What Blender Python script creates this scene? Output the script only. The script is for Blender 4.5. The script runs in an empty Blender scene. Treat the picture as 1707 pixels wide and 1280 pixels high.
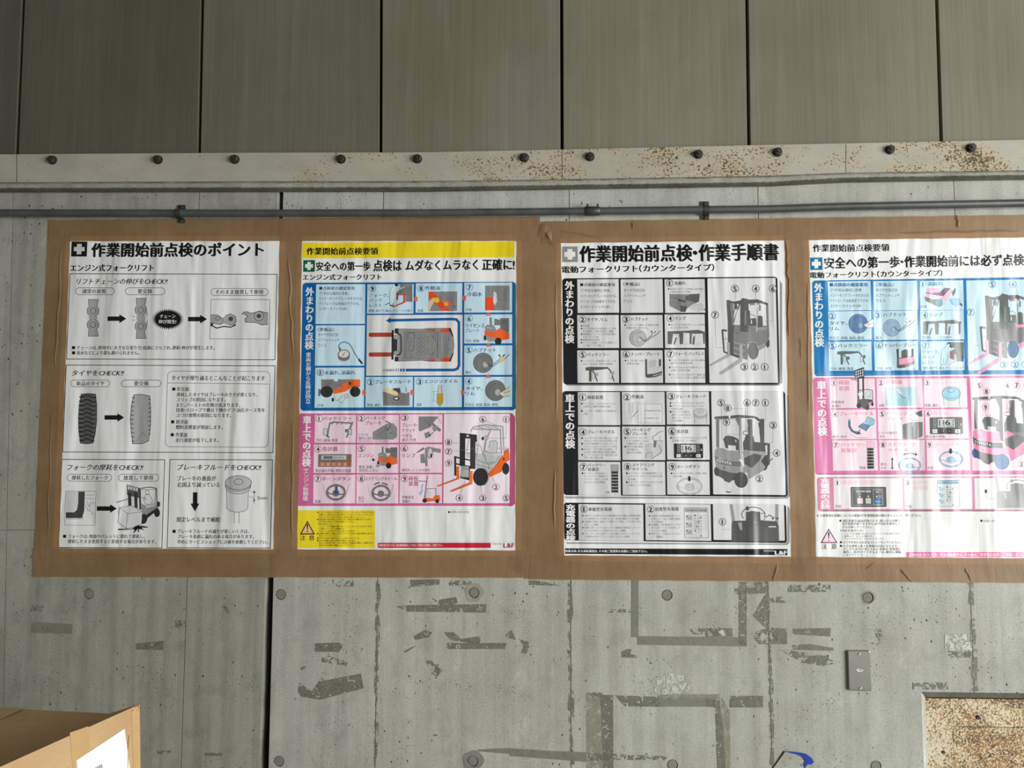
import bpy, bmesh, math, random
from mathutils import Vector, Matrix
from mathutils.geometry import tessellate_polygon
random.seed(7)
SC = bpy.context.scene
COL = SC.collection
R = math.radians

# ------------------------------------------------------------------ camera
FPX = 1280.0                       # focal length in pixels of the 1707 x 1280 frame
DIST, EYE = 2.24, 1.60             # metres from the wall, eye height
CAMLOC = Vector((0.0, -DIST, EYE))
YAW, PITCH, ROLL = R(2.1), R(4.18), R(0.10)
cam = bpy.data.objects.new('camera', bpy.data.cameras.new('camera'))
COL.objects.link(cam)
cam.data.sensor_fit = 'HORIZONTAL'; cam.data.sensor_width = 36.0
cam.data.lens = 36.0*FPX/1707.0
cam.data.clip_start = 0.02; cam.data.clip_end = 60
MR = (Matrix.Rotation(YAW, 3, 'Z') @ Matrix.Rotation(R(90)+PITCH, 3, 'X') @ Matrix.Rotation(ROLL, 3, 'Z'))
cam.matrix_world = Matrix.Translation(CAMLOC) @ MR.to_4x4()
SC.camera = cam
AX, AY, AZ = MR @ Vector((1,0,0)), MR @ Vector((0,1,0)), MR @ Vector((0,0,-1))

def ray(px, py):
    return AZ + AX*((px-853.5)/FPX) + AY*((640.0-py)/FPX)
def P(px, py, off=0.0):
    """photo measurement -> point on the plane parallel to the wall, `off` metres in front of it"""
    d = ray(px, py)
    t = (-off - CAMLOC.y)/d.y
    return CAMLOC + d*t
def XZ(px, py, off=0.0):
    p = P(px, py, off); return (p.x, p.z)

# ------------------------------------------------------------------ light
W = bpy.data.worlds.new('world'); SC.world = W; W.use_nodes = True
bg = W.node_tree.nodes['Background']
bg.inputs[0].default_value = (0.95, 0.97, 1.0, 1); bg.inputs[1].default_value = 0.58

def area(name, loc, target, sx, sy, power, col):
    l = bpy.data.lights.new(name, 'AREA'); l.shape = 'RECTANGLE'; l.size = sx; l.size_y = sy
    l.energy = power; l.color = col
    o = bpy.data.objects.new(name, l); COL.objects.link(o); o.location = loc
    o.rotation_euler = (Vector(target)-Vector(loc)).to_track_quat('-Z', 'Y').to_euler()
    return o
# daylight through the warehouse's open loading door, to the right behind the photographer
area('door_daylight', (5.7, -4.1, 1.6), (0.2, 0.0, 1.3), 4.0, 3.1, 560, (0.985, 1.0, 0.975))

SC.view_settings.view_transform = 'Standard'; SC.view_settings.look = 'None'
SC.view_settings.gamma = 1.0; SC.view_settings.use_curve_mapping = False
SC.view_settings.exposure = 0.0

# ------------------------------------------------------------------ materials
def lin(c):
    return tuple(((v/255.0)/12.92 if v/255.0 <= 0.04045 else ((v/255.0+0.055)/1.055)**2.4) for v in c[:3]) + (1.0,)
class NT:
    def __init__(s, name, rough=0.8, spec=0.3, metal=0.0):
        s.m = bpy.data.materials.new(name); s.m.use_nodes = True
        s.t = s.m.node_tree; s.b = s.t.nodes['Principled BSDF']
        s.b.inputs['Roughness'].default_value = rough; s.b.inputs['Specular IOR Level'].default_value = spec
        s.b.inputs['Metallic'].default_value = metal
    def n(s, typ, **k):
        x = s.t.nodes.new(typ)
        for a, v in k.items():
            if a.startswith('i_'):
                key = a[2:]; key = int(key) if key.isdigit() else key.replace('_', ' ')
                x.inputs[key].default_value = v
            else: setattr(x, a, v)
        return x
    def l(s, a, b): s.t.links.new(a, b)
    def pos(s, scale=(1,1,1), loc=(0,0,0)):
        g = s.n('ShaderNodeNewGeometry'); mp = s.n('ShaderNodeMapping')
        mp.inputs['Scale'].default_value = scale; mp.inputs['Location'].default_value = loc
        s.l(g.outputs['Position'], mp.inputs['Vector']); return mp.outputs[0]
    def noise(s, scale=(1,1,1), detail=4, rough=0.55, loc=(0,0,0), dist=0.0):
        x = s.n('ShaderNodeTexNoise', i_Scale=1.0, i_Detail=detail, i_Roughness=rough, i_Distortion=dist)
        s.l(s.pos(scale, loc), x.inputs['Vector']); return x.outputs['Fac']
    def ramp(s, fac, stops, interp='LINEAR'):
        x = s.n('ShaderNodeValToRGB'); s.l(fac, x.inputs[0]); cr = x.color_ramp; cr.interpolation = interp
        while len(cr.elements) < len(stops): cr.elements.new(0.5)
        for e, (p, c) in zip(cr.elements, stops):
            e.position = p; e.color = c if isinstance(c, tuple) else (c, c, c, 1)
        return x.outputs[0]
    def mix(s, fac, a, b, mode='MIX'):
        x = s.n('ShaderNodeMix', data_type='RGBA', blend_type=mode)
        for sock, v in ((x.inputs[0], fac), (x.inputs[6], a), (x.inputs[7], b)):
            if hasattr(v, 'links') or hasattr(v, 'is_output'): s.l(v, sock)
            else: sock.default_value = v
        return x.outputs[2]
    def math(s, op, a, b=0.0):
        x = s.n('ShaderNodeMath', operation=op)
        for i, v in enumerate((a, b)):
            if hasattr(v, 'is_output'): s.l(v, x.inputs[i])
            else: x.inputs[i].default_value = v
        return x.outputs[0]
    def bump(s, h, strength=0.5, dist=0.001, prev=None):
        x = s.n('ShaderNodeBump', i_Strength=strength, i_Distance=dist); s.l(h, x.inputs['Height'])
        if prev is not None: s.l(prev, x.inputs['Normal'])
        return x.outputs[0]
    def col(s, v):
        if hasattr(v, 'is_output'): s.l(v, s.b.inputs['Base Color'])
        else: s.b.inputs['Base Color'].default_value = v
        return s
    def nor(s, v): s.l(v, s.b.inputs['Normal']); return s

def concrete(name, c1, c2, pits=True, stain=0.5):
    k = NT(name, 0.85, 0.25)
    big = k.noise((2.2, 2.2, 1.5), 5, 0.6)
    streak = k.noise((26, 26, 1.1), 5, 0.62, (3, 0, 0))
    fine = k.noise((190, 190, 190), 3, 0.6)
    mid = k.noise((17, 17, 12), 6, 0.65, (1.3, 0, 5), 0.4)
    c = k.mix(k.ramp(big, [(0.32, 0.0), (0.68, 1.0)]), lin(c1), lin(c2))
    c = k.mix(k.math('MULTIPLY', k.ramp(streak, [(0.42, 0.0), (0.72, 1.0)]), 0.55*stain), c, lin([v*0.72 for v in c1]))
    c = k.mix(k.math('MULTIPLY', k.ramp(mid, [(0.50, 0.0), (0.74, 1.0)]), 0.42*stain), c, lin([v*0.66 for v in c1]))
    c = k.mix(k.math('MULTIPLY', k.ramp(mid, [(0.26, 1.0), (0.42, 0.0)]), 0.3), c, lin([min(255, v*1.16) for v in c2]))
    c = k.mix(k.ramp(fine, [(0.40, 0.16), (0.56, 0.0)]), c, lin((60, 60, 54)))
    h = k.math('ADD', k.math('MULTIPLY', fine, 0.25), k.math('MULTIPLY', mid, 0.6))
    if pits:
        v = k.n('ShaderNodeTexVoronoi', i_Scale=1.0, i_Randomness=1.0)
        k.l(k.pos((46, 46, 34)), v.inputs['Vector'])
        jit = k.noise((150, 150, 120), 2)
        dd = k.math('ADD', v.outputs['Distance'], k.math('MULTIPLY', k.math('SUBTRACT', jit, 0.5), 0.34))
        msk = k.ramp(k.noise((3.4, 3.4, 5.5), 3, 0.6, (7, 0, 2)), [(0.42, 0.0), (0.56, 1.0)])
        pit = k.math('MULTIPLY', k.ramp(dd, [(0.075, 1.0), (0.115, 0.0)]), msk)
        v2 = k.n('ShaderNodeTexVoronoi', i_Scale=1.0, i_Randomness=1.0)
        k.l(k.pos((105, 105, 95), (4, 0, 1)), v2.inputs['Vector'])
        pit2 = k.math('MULTIPLY', k.ramp(v2.outputs['Distance'], [(0.10, 1.0), (0.18, 0.0)]),
                      k.ramp(k.noise((6, 6, 6), 3, 0.6, (0, 0, 9)), [(0.53, 0.0), (0.60, 1.0)]))
        c = k.mix(k.math('MULTIPLY', pit, 0.9), c, lin((34, 33, 29)))
        c = k.mix(k.math('MULTIPLY', pit2, 0.9), c, lin((58, 57, 50)))
        h = k.math('SUBTRACT', h, k.math('MULTIPLY', k.math('MAXIMUM', pit, pit2), 1.2))
    k.col(c); k.nor(k.bump(h, 0.55, 0.0012))
    return k.m
M = {}
M['concrete'] = concrete('concrete', (167, 166, 157), (188, 188, 180), True, 0.75)
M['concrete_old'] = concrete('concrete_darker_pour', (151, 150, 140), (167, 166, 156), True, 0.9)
M['concrete_rough'] = concrete('concrete_rough', (126, 125, 114), (156, 155, 144), True, 1.0)
M['concrete_ledge'] = concrete('concrete_ledge', (150, 148, 136), (168, 166, 154), False, 0.8)
M['concrete_pale'] = concrete('concrete_pale', (176, 175, 166), (194, 193, 184), False, 0.6)  # paler copy for the recess jambs, tinted as if catching the light
M['concrete_grit_shaded'] = concrete('concrete_gritty_shaded', (112, 111, 100), (138, 137, 126), True, 1.0)  # gritty concrete; its darkness also paints shade on the recess's down-facing head
M['floor'] = concrete('floor_concrete', (120, 119, 112), (140, 139, 132), False)
def cladding(name, s):               # fine vertical brushed texture; sheet tones vary and also carry the dimming to the left
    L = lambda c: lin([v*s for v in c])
    k = NT(name, 0.66, 0.25)
    c = k.mix(k.ramp(k.noise((1.3, 1, 1.0), 4, 0.6, (2.2, 0, 0.4)), [(0.35, 0.0), (0.7, 1.0)]), L((106, 102, 85)), L((124, 121, 106)))
    c = k.mix(k.ramp(k.noise((170, 10, 2.0), 3, 0.6), [(0.40, 0.22), (0.62, 0.0)]), c, L((84, 80, 66)))
    c = k.mix(k.ramp(k.noise((22, 4, 1.2), 4, 0.6, (5, 0, 0)), [(0.52, 0.0), (0.74, 0.26)]), c, L((136, 135, 124)))
    c = k.mix(k.ramp(k.noise((7, 7, 3.5), 5, 0.65, (8, 0, 3), 0.8), [(0.55, 0.0), (0.75, 0.30)]), c, L((90, 90, 84)))
    k.col(c); k.nor(k.bump(k.noise((260, 60, 90), 3, 0.6), 0.25, 0.0006)); return k.m
for i_, s_ in enumerate((0.74, 0.78, 0.90, 1.02, 1.04, 1.04, 1.04)): M['cladding_%d' % i_] = cladding('cladding_%d' % i_, s_)  # factors fall leftward, painting the dimmer light there into the sheets

def painted_steel(name, base, lo, hi, grad=None, rust=(112, 66, 34), dens=(0.52, 0.60), brown=0.35, fs=(120, 120, 150), amp=0.16):
    """pale paint with rust pits; grad=(x0,x1) makes the rust denser towards +x, as on the real plate"""
    k = NT(name, 0.55, 0.4)
    f = k.noise(fs, 3, 0.62, (0, 0, 0), 0.5)
    cl = k.noise((5.5, 5.5, 9), 4, 0.6, (3.1, 0, 1.7))
    thr = k.math('MULTIPLY', k.ramp(cl, [(lo, 0.0), (hi, 1.0)]), amp)
    if grad:
        g = k.n('ShaderNodeNewGeometry'); s = k.n('ShaderNodeSeparateXYZ'); k.l(g.outputs['Position'], s.inputs[0])
        mr = k.n('ShaderNodeMapRange'); k.l(s.outputs[0], mr.inputs['Value'])
        mr.inputs['From Min'].default_value = grad[0]; mr.inputs['From Max'].default_value = grad[1]
        mr.inputs['To Min'].default_value = grad[2]; mr.inputs['To Max'].default_value = grad[3]
        thr = k.math('MULTIPLY', thr, mr.outputs[0])
    ff = k.math('ADD', f, thr)
    m1 = k.ramp(ff, [(dens[0]+0.10, 0.0), (dens[1]+0.08, 1.0)])
    halo = k.ramp(ff, [(dens[0]-0.03, 0.0), (dens[1]+0.08, 1.0)])
    c = k.mix(k.ramp(k.noise((9, 9, 14), 3), [(0.35, 0.0), (0.7, 1.0)]), lin(base), lin([v*0.93 for v in base]))
    c = k.mix(k.math('MULTIPLY', halo, brown), c, lin((196, 162, 104)))
    rc = k.mix(k.ramp(k.noise((40, 40, 40), 2), [(0.4, 0.0), (0.6, 1.0)]), lin(rust), lin([v*0.62 for v in rust]))
    c = k.mix(m1, c, rc)
    k.col(c); k.nor(k.bump(k.math('SUBTRACT', k.math('MULTIPLY', k.noise((30, 30, 30), 3), 0.5), m1), 0.4, 0.0008))
    return k.m
M['beam'] = painted_steel('painted_steel_plate', (168, 166, 153), 0.42, 0.68, (-1.5, 1.7, 0.15, 1.25), (104, 78, 44), (0.575, 0.64), 0.55, (140, 140, 185), 0.26)
M['rusty'] = painted_steel('rusty_painted_steel', (208, 202, 184), 0.30, 0.62, None, (142, 102, 56), (0.475, 0.56), 0.9, (210, 210, 210))

def plain(name, c, rough=0.6, spec=0.4, metal=0.0, bump=0.0, bs=200, var=0.0):
    k = NT(name, rough, spec, metal)
    if var:
        k.col(k.mix(k.ramp(k.noise((18, 18, 18), 4), [(0.3, 0.0), (0.7, 1.0)]), lin(c), lin([v*(1-var) for v in c])))
    else: k.col(lin(c))
    if bump: k.nor(k.bump(k.noise((bs, bs, bs), 3), bump, 0.0006))
    return k.m
M['dark'] = plain('dark_gap', (16, 15, 14), 0.95, 0.05)
M['bolt'] = plain('dark_oxidised_steel', (70, 68, 62), 0.5, 0.5, 0.55, 0.4, 300, 0.3)
M['conduit'] = plain('galvanised_conduit', (94, 98, 96), 0.42, 0.45, 0.3, 0.15, 90, 0.2)
M['clamp'] = plain('clamp_steel', (86, 88, 80), 0.45, 0.5, 0.6, 0.4, 200, 0.35)
M['plug'] = plain('mortar_plug', (140, 139, 130), 0.9, 0.2, 0, 0.5, 150, 0.2)
M['stainless'] = plain('stainless_cover', (150, 149, 143), 0.34, 0.5, 0.75, 0.06, 60, 0.05)
M['screw'] = plain('screw_steel', (188, 188, 184), 0.3, 0.5, 0.8)
M['logo'] = plain('stamped_white_mark', (232, 232, 228), 0.5)
M['blue'] = plain('blue_film', (34, 62, 160), 0.35, 0.5)
M['seal'] = plain('sealant', (150, 149, 140), 0.8, 0.2, 0, 0.8, 120, 0.25)

# kraft packing tape: thin, lets some of what is under it through
k = NT('packing_tape', 0.42, 0.45)
c = k.mix(k.ramp(k.noise((5, 5, 5), 4, 0.6), [(0.35, 0.0), (0.68, 1.0)]), lin((138, 111, 80)), lin((156, 129, 98)))
c = k.mix(k.ramp(k.noise((60, 60, 14), 3), [(0.45, 0.0), (0.7, 0.25)]), c, lin((120, 92, 64)))
k.col(c)
h = k.math('ADD', k.math('MULTIPLY', k.noise((34, 34, 9), 4, 0.6, (0, 0, 0), 0.5), 1.0), k.math('MULTIPLY', k.noise((300, 300, 300), 2), 0.06))
k.nor(k.bump(h, 0.35, 0.003))
tr = k.n('ShaderNodeBsdfTransparent'); tr.inputs[0].default_value = (0.98, 0.66, 0.36, 1)
mx = k.n('ShaderNodeMixShader', i_0=0.30); out = k.t.nodes['Material Output']
k.l(k.b.outputs[0], mx.inputs[1]); k.l(tr.outputs[0], mx.inputs[2]); k.l(mx.outputs[0], out.inputs[0])
M['tape'] = k.m

def film(name, ink):
    """glossy laminated poster stock; the same slow vertical cockling runs through paper and ink"""
    k = NT(name, 0.25, 0.36)
    h1 = k.noise((10.5, 10.5, 1.7), 1.5, 0.45, (0.7, 0, 0), 0.6)
    h2 = k.noise((24, 24, 4.0), 1.0, 0.4, (4.0, 0, 2.0), 0.8)
    h = k.math('ADD', k.math('MULTIPLY', h1, 1.0), k.math('MULTIPLY', h2, 0.14))
    k.nor(k.bump(h, 1.0, 0.019))
    if ink:
        a = k.n('ShaderNodeVertexColor', layer_name='ink'); k.l(a.outputs[0], k.b.inputs['Base Color'])
    else: k.col(lin((232, 232, 231)))
    return k.m
M['paper'] = film('poster_paper', False)
M['ink'] = film('poster_ink', True)

def residue(name, c, lo, hi, sc=70):
    k = NT(name, 0.6, 0.4)
    k.col(k.mix(k.noise((40, 40, 40), 3), lin(c), lin([v*0.82 for v in c])))
    f = k.ramp(k.noise((sc, sc, sc), 5, 0.7, (0, 0, 0), 1.2), [(lo, 0.0), (hi, 1.0)])
    tr = k.n('ShaderNodeBsdfTransparent'); mx = k.n('ShaderNodeMixShader'); out = k.t.nodes['Material Output']
    k.l(f, mx.inputs[0]); k.l(tr.outputs[0], mx.inputs[1]); k.l(k.b.outputs[0], mx.inputs[2]); k.l(mx.outputs[0], out.inputs[0])
    return k.m
M['res_solid'] = residue('adhesive_residue_solid', (132, 131, 119), 0.22, 0.42)
M['res_mid'] = residue('adhesive_residue_broken', (126, 125, 113), 0.40, 0.52)
M['res_thin'] = residue('adhesive_residue_sparse', (124, 123, 111), 0.50, 0.57)
M['res_pale'] = residue('paper_residue_pale', (206, 207, 198), 0.46, 0.54)
M['res_olive'] = residue('yellowed_residue', (168, 167, 146), 0.36, 0.66, 40)
M['streak'] = residue('seam_stain', (136, 135, 123), 0.46, 0.66, 30)

k = NT('corrugated_board', 0.75, 0.25)
c = k.mix(k.ramp(k.noise((7, 7, 7), 4), [(0.3, 0.0), (0.7, 1.0)]), lin((186, 152, 110)), lin((200, 168, 126)))
c = k.mix(k.ramp(k.noise((60, 60, 300), 3), [(0.45, 0.0), (0.7, 0.3)]), c, lin((176, 142, 100)))
k.col(c); k.nor(k.bump(k.noise((30, 30, 200), 3), 0.3, 0.001)); M['carton'] = k.m
k = NT('carton_tape', 0.35, 0.5)
k.col(k.mix(k.ramp(k.noise((8, 8, 8), 3), [(0.3, 0.0), (0.7, 1.0)]), lin((188, 152, 104)), lin((202, 166, 116))))
k.nor(k.bump(k.noise((40, 160, 40), 3), 0.3, 0.001)); M['ctape'] = k.m
M['label'] = plain('label_paper', (240, 242, 244), 0.5, 0.3)
M['black'] = plain('black_print', (28, 28, 28), 0.5, 0.3)

# ------------------------------------------------------------------ object helpers
def tag(o, label=None, cat=None, group=None, kind=None):
    if label: o['label'] = label
    if cat: o['category'] = cat
    if group: o['group'] = group
    if kind: o['kind'] = kind
    return o
def empty(name, loc):
    o = bpy.data.objects.new(name, None); COL.objects.link(o); o.location = loc; o.empty_display_size = 0.05
    return o
def wloc(o):
    v = Vector(o.location)
    while o.parent: o = o.parent; v = v + Vector(o.location)
    return v
def mk(name, verts, faces, mat, parent=None, smooth=False, origin=None):
    """one mesh object from world-space vertices; its origin is the centre of its box"""
    vs = [Vector(v) for v in verts]
    if origin is None:
        lo = [min(v[i] for v in vs) for i in range(3)]; hi = [max(v[i] for v in vs) for i in range(3)]
        origin = Vector([(a+b)/2 for a, b in zip(lo, hi)])
    me = bpy.data.meshes.new(name); me.from_pydata([v-origin for v in vs], [], faces)
    me.materials.append(M[mat]); me.validate()
    if smooth: me.polygons.foreach_set('use_smooth', [True]*len(me.polygons))
    o = bpy.data.objects.new(name, me); COL.objects.link(o)
    if parent: o.parent = parent; o.location = origin - wloc(parent)
    else: o.location = origin
    return o
def mkbm(name, bm, mat, parent=None, smooth=False):
    bmesh.ops.recalc_face_normals(bm, faces=bm.faces)
    bm.verts.index_update()
    o = mk(name, [v.co.copy() for v in bm.verts], [[v.index for v in f.verts] for f in bm.faces], mat, parent, smooth)
    bm.free(); return o
def slab(name, outline, y0, y1, mat, parent=None, holes=(), bev=0.0):
    """plate in the xz plane from y0 (front) to y1 (back), with round or other holes cut through"""
    bm = bmesh.new(); loops = []
    for lp in [outline]+list(holes):
        vs = [bm.verts.new((x, y0, z)) for x, z in lp]
        loops.append([bm.edges.new((vs[i], vs[(i+1) % len(vs)])) for i in range(len(vs))])
    bmesh.ops.triangle_fill(bm, use_beauty=True, use_dissolve=True, edges=[e for l in loops for e in l])
    ff = list(bm.faces)
    r = bmesh.ops.extrude_face_region(bm, geom=ff)
    bmesh.ops.translate(bm, verts=[v for v in r['geom'] if isinstance(v, bmesh.types.BMVert)], vec=(0, y1-y0, 0))
    if bev:
        es = [e for e in bm.edges if all(abs(v.co.y-y0) < 1e-7 for v in e.verts) and len(e.link_faces) == 2
              and abs(e.link_faces[0].normal.dot(e.link_faces[1].normal)) < 0.5]
        bm.normal_update()
        es = [e for e in bm.edges if all(abs(v.co.y-y0) < 1e-7 for v in e.verts) and len(e.link_faces) == 2
              and abs(e.link_faces[0].normal.dot(e.link_faces[1].normal)) < 0.5]
        bmesh.ops.bevel(bm, geom=es, offset=bev, segments=1, affect='EDGES')
    return mkbm(name, bm, mat, parent)
def circ(x, z, r, n=20, ph=0.0): return [(x+r*math.cos(ph+2*math.pi*i/n), z+r*math.sin(ph+2*math.pi*i/n)) for i in range(n)]
def quad_px(pts, off): return [XZ(px, py, off) for px, py in pts]
def patch(name, pts, off, mat, parent, th=0.00012):
    """thin film lying on the wall, `off` metres off it"""
    return slab(name, quad_px(pts, off), -off-th, -off, mat, parent)
# ------------------------------------------------------------------ the wall
wall = tag(empty('wall_back', (0, 0, 0)), kind='structure')
XL, XR = -3.4, 3.0
ZT = 3.36
def sx(px0, py0, px1, py1, z):
    """x of a seam seen through two photo points, at height z (seams are straight)"""
    a, b = P(px0, py0), P(px1, py1)
    return a.x + (b.x-a.x)*(z-a.z)/(b.z-a.z)
zled = P(850, 321).z                     # where the ledge's chamfer meets the wall
seams = [(21, 350, 6, 1150), (332, 335, 302, 1270), None, (639, 345, 625, 1275), (949, 345, 952, 1275), (1264, 345, 1287, 1270), (1591, 330, 1624, 1150)]
gapL = (464, 330, 434, 1275); gapR = (472, 330, 448, 1275)      # the open vertical joint
g = 0.0011
edges = []                                # (left edge fn, right edge fn)
def fn(s, d): return lambda z: sx(*s, z)+d
lst = [lambda z: XL]
pairs = []
prev = lambda z: XL
for s in seams:
    if s is None:
        pairs.append((prev, fn(gapL, -0.004))); prev = fn(gapR, 0)
    else:
        pairs.append((prev, fn(s, -g))); prev = fn(s, g)
pairs.append((prev, lambda z: XR))
# recess in the wall, lower right
rx0, rz1 = XZ(1535, 1153); rx1 = rx0+0.86; rz0 = rz1-0.80
holes_px = [(148, 990), (468, 991), (790, 988), (1112, 992), (1447, 996), (465, 1269), (788, 1269), (1121, 1275), (1460, 1277), (147, 1262), (1770, 998)]
hole_r = 0.0155
hcent = [XZ(*h) for h in holes_px]
for i, (fl, fr) in enumerate(pairs):
    z1, z0 = zled+0.05, 0.0
    ol = [(fl(z1), z1), (fl(z0), z0)]
    xlo, xhi = fl(rz0), fr(rz0)
    if xlo < rx0 < xhi:          # recess bites into the right side
        ol += [(fr(z0), z0), (fr(rz0), rz0), (rx0, rz0), (rx0, rz1), (fr(rz1), rz1), (fr(z1), z1)]
    elif xlo > rx0 and xlo < rx1:
        ol = [(fl(z1), z1), (fl(rz1), rz1), (rx1, rz1), (rx1, rz0), (fl(rz0), rz0), (fl(z0), z0), (fr(z0), z0), (fr(z1), z1)]
    else: ol += [(fr(z0), z0), (fr(z1), z1)]
    zt = 1.2
    hs = [circ(x, z, hole_r) for x, z in hcent if fl(z) < x-hole_r and x+hole_r < fr(z)]
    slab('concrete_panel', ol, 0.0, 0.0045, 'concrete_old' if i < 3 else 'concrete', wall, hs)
# solid wall behind the panel faces; the open joint is cut right through it
zt = zled+0.05
slab('concrete_core', [(XL, 0), (fn(gapL, -0.004)(0), 0), (fn(gapL, -0.004)(zt), zt), (XL, zt)], 0.0046, 0.11, 'concrete_rough', wall)
zc = [(fn(gapR, 0)(0), 0), (XR, 0), (XR, zt), (fn(gapR, 0)(zt), zt)]
slab('concrete_core', zc, 0.0046, 0.11, 'concrete_rough', wall,
     [[(rx0, rz0), (rx1, rz0), (rx1, rz1), (rx0, rz1)]])
slab('joint_filler', [(fn(gapL, -0.02)(0), 0), (fn(gapR, 0.02)(0), 0), (fn(gapR, 0.02)(zt), zt), (fn(gapL, -0.02)(zt), zt)], 0.111, 0.13, 'dark', wall)
# rough broken arris on the left side of the joint
n = 60; vs, fs = [], []
for i in range(n+1):
    z = 0.02+(zt-0.03)*i/n; x = fn(gapL, -0.004)(z); w = 0.003+0.003*random.random()
    vs += [(x-0.0015*random.random(), -0.0004, z), (x+w, 0.006+0.003*random.random(), z), (x+w+0.001, 0.04, z), (x-0.001, 0.04, z)]
    if i:
        a = 4*(i-1); b = 4*i
        fs += [(a, a+1, b+1, b), (a+1, a+2, b+2, b+1), (a+2, a+3, b+3, b+2)]
mk('joint_arris', vs, fs, 'concrete_rough', wall)
# form-tie holes with mortar plugs set slightly back
for x, z in hcent:
    bm = bmesh.new()
    dx, dz = random.uniform(-.0012, .0012), random.uniform(-.0012, .0012)
    a = [bm.verts.new((x+dx+px_, 0.0009, z+dz+pz_)) for px_, pz_ in circ(0, 0, hole_r*0.80, 20)]
    b = [bm.verts.new((x+px_, 0.0042, z+pz_)) for px_, pz_ in circ(0, 0, hole_r*0.97, 20)]
    bm.faces.new(a)
    for i in range(20): bm.faces.new((a[i], a[(i+1) % 20], b[(i+1) % 20], b[i]))
    mkbm('tie_hole_plug', bm, 'plug', wall)
# mortar collars daubed round some holes
for h, rr in (((790, 988), 0.027), ((788, 1269), 0.030), ((1447, 996), 0.020)):
    x, z = XZ(*h)
    o = [(x+rr*(1+0.12*math.sin(3*t+1))*math.cos(t), z+rr*(1+0.12*math.sin(2*t))*math.sin(t)) for t in [2*math.pi*i/24 for i in range(24)]]
    slab('mortar_collar', o, -0.0006, -0.0001, 'plug' if h[1] > 1200 else 'concrete_ledge', wall, [circ(x, z, hole_r*1.02)])
# stains that run along the seams
for s, w0, n in (((949, 968, 952, 1275), 6, 1), ((1279, 968, 1287, 1275), 6, 1), ((1617, 968, 1624, 1152), 8, 1), ((630, 968, 625, 1275), 5, 1)):
    x0, y0, x1, y1 = s
    left = [(x0+(x1-x0)*i/12-w0*random.uniform(.25, .8), y0+(y1-y0)*i/12) for i in range(13)]
    right = [(x0+(x1-x0)*i/12+w0*random.uniform(.3, 1.1), y0+(y1-y0)*i/12) for i in range(12, -1, -1)]
    patch('seam_stain', left+right, 0.0002, 'streak', wall)

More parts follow.
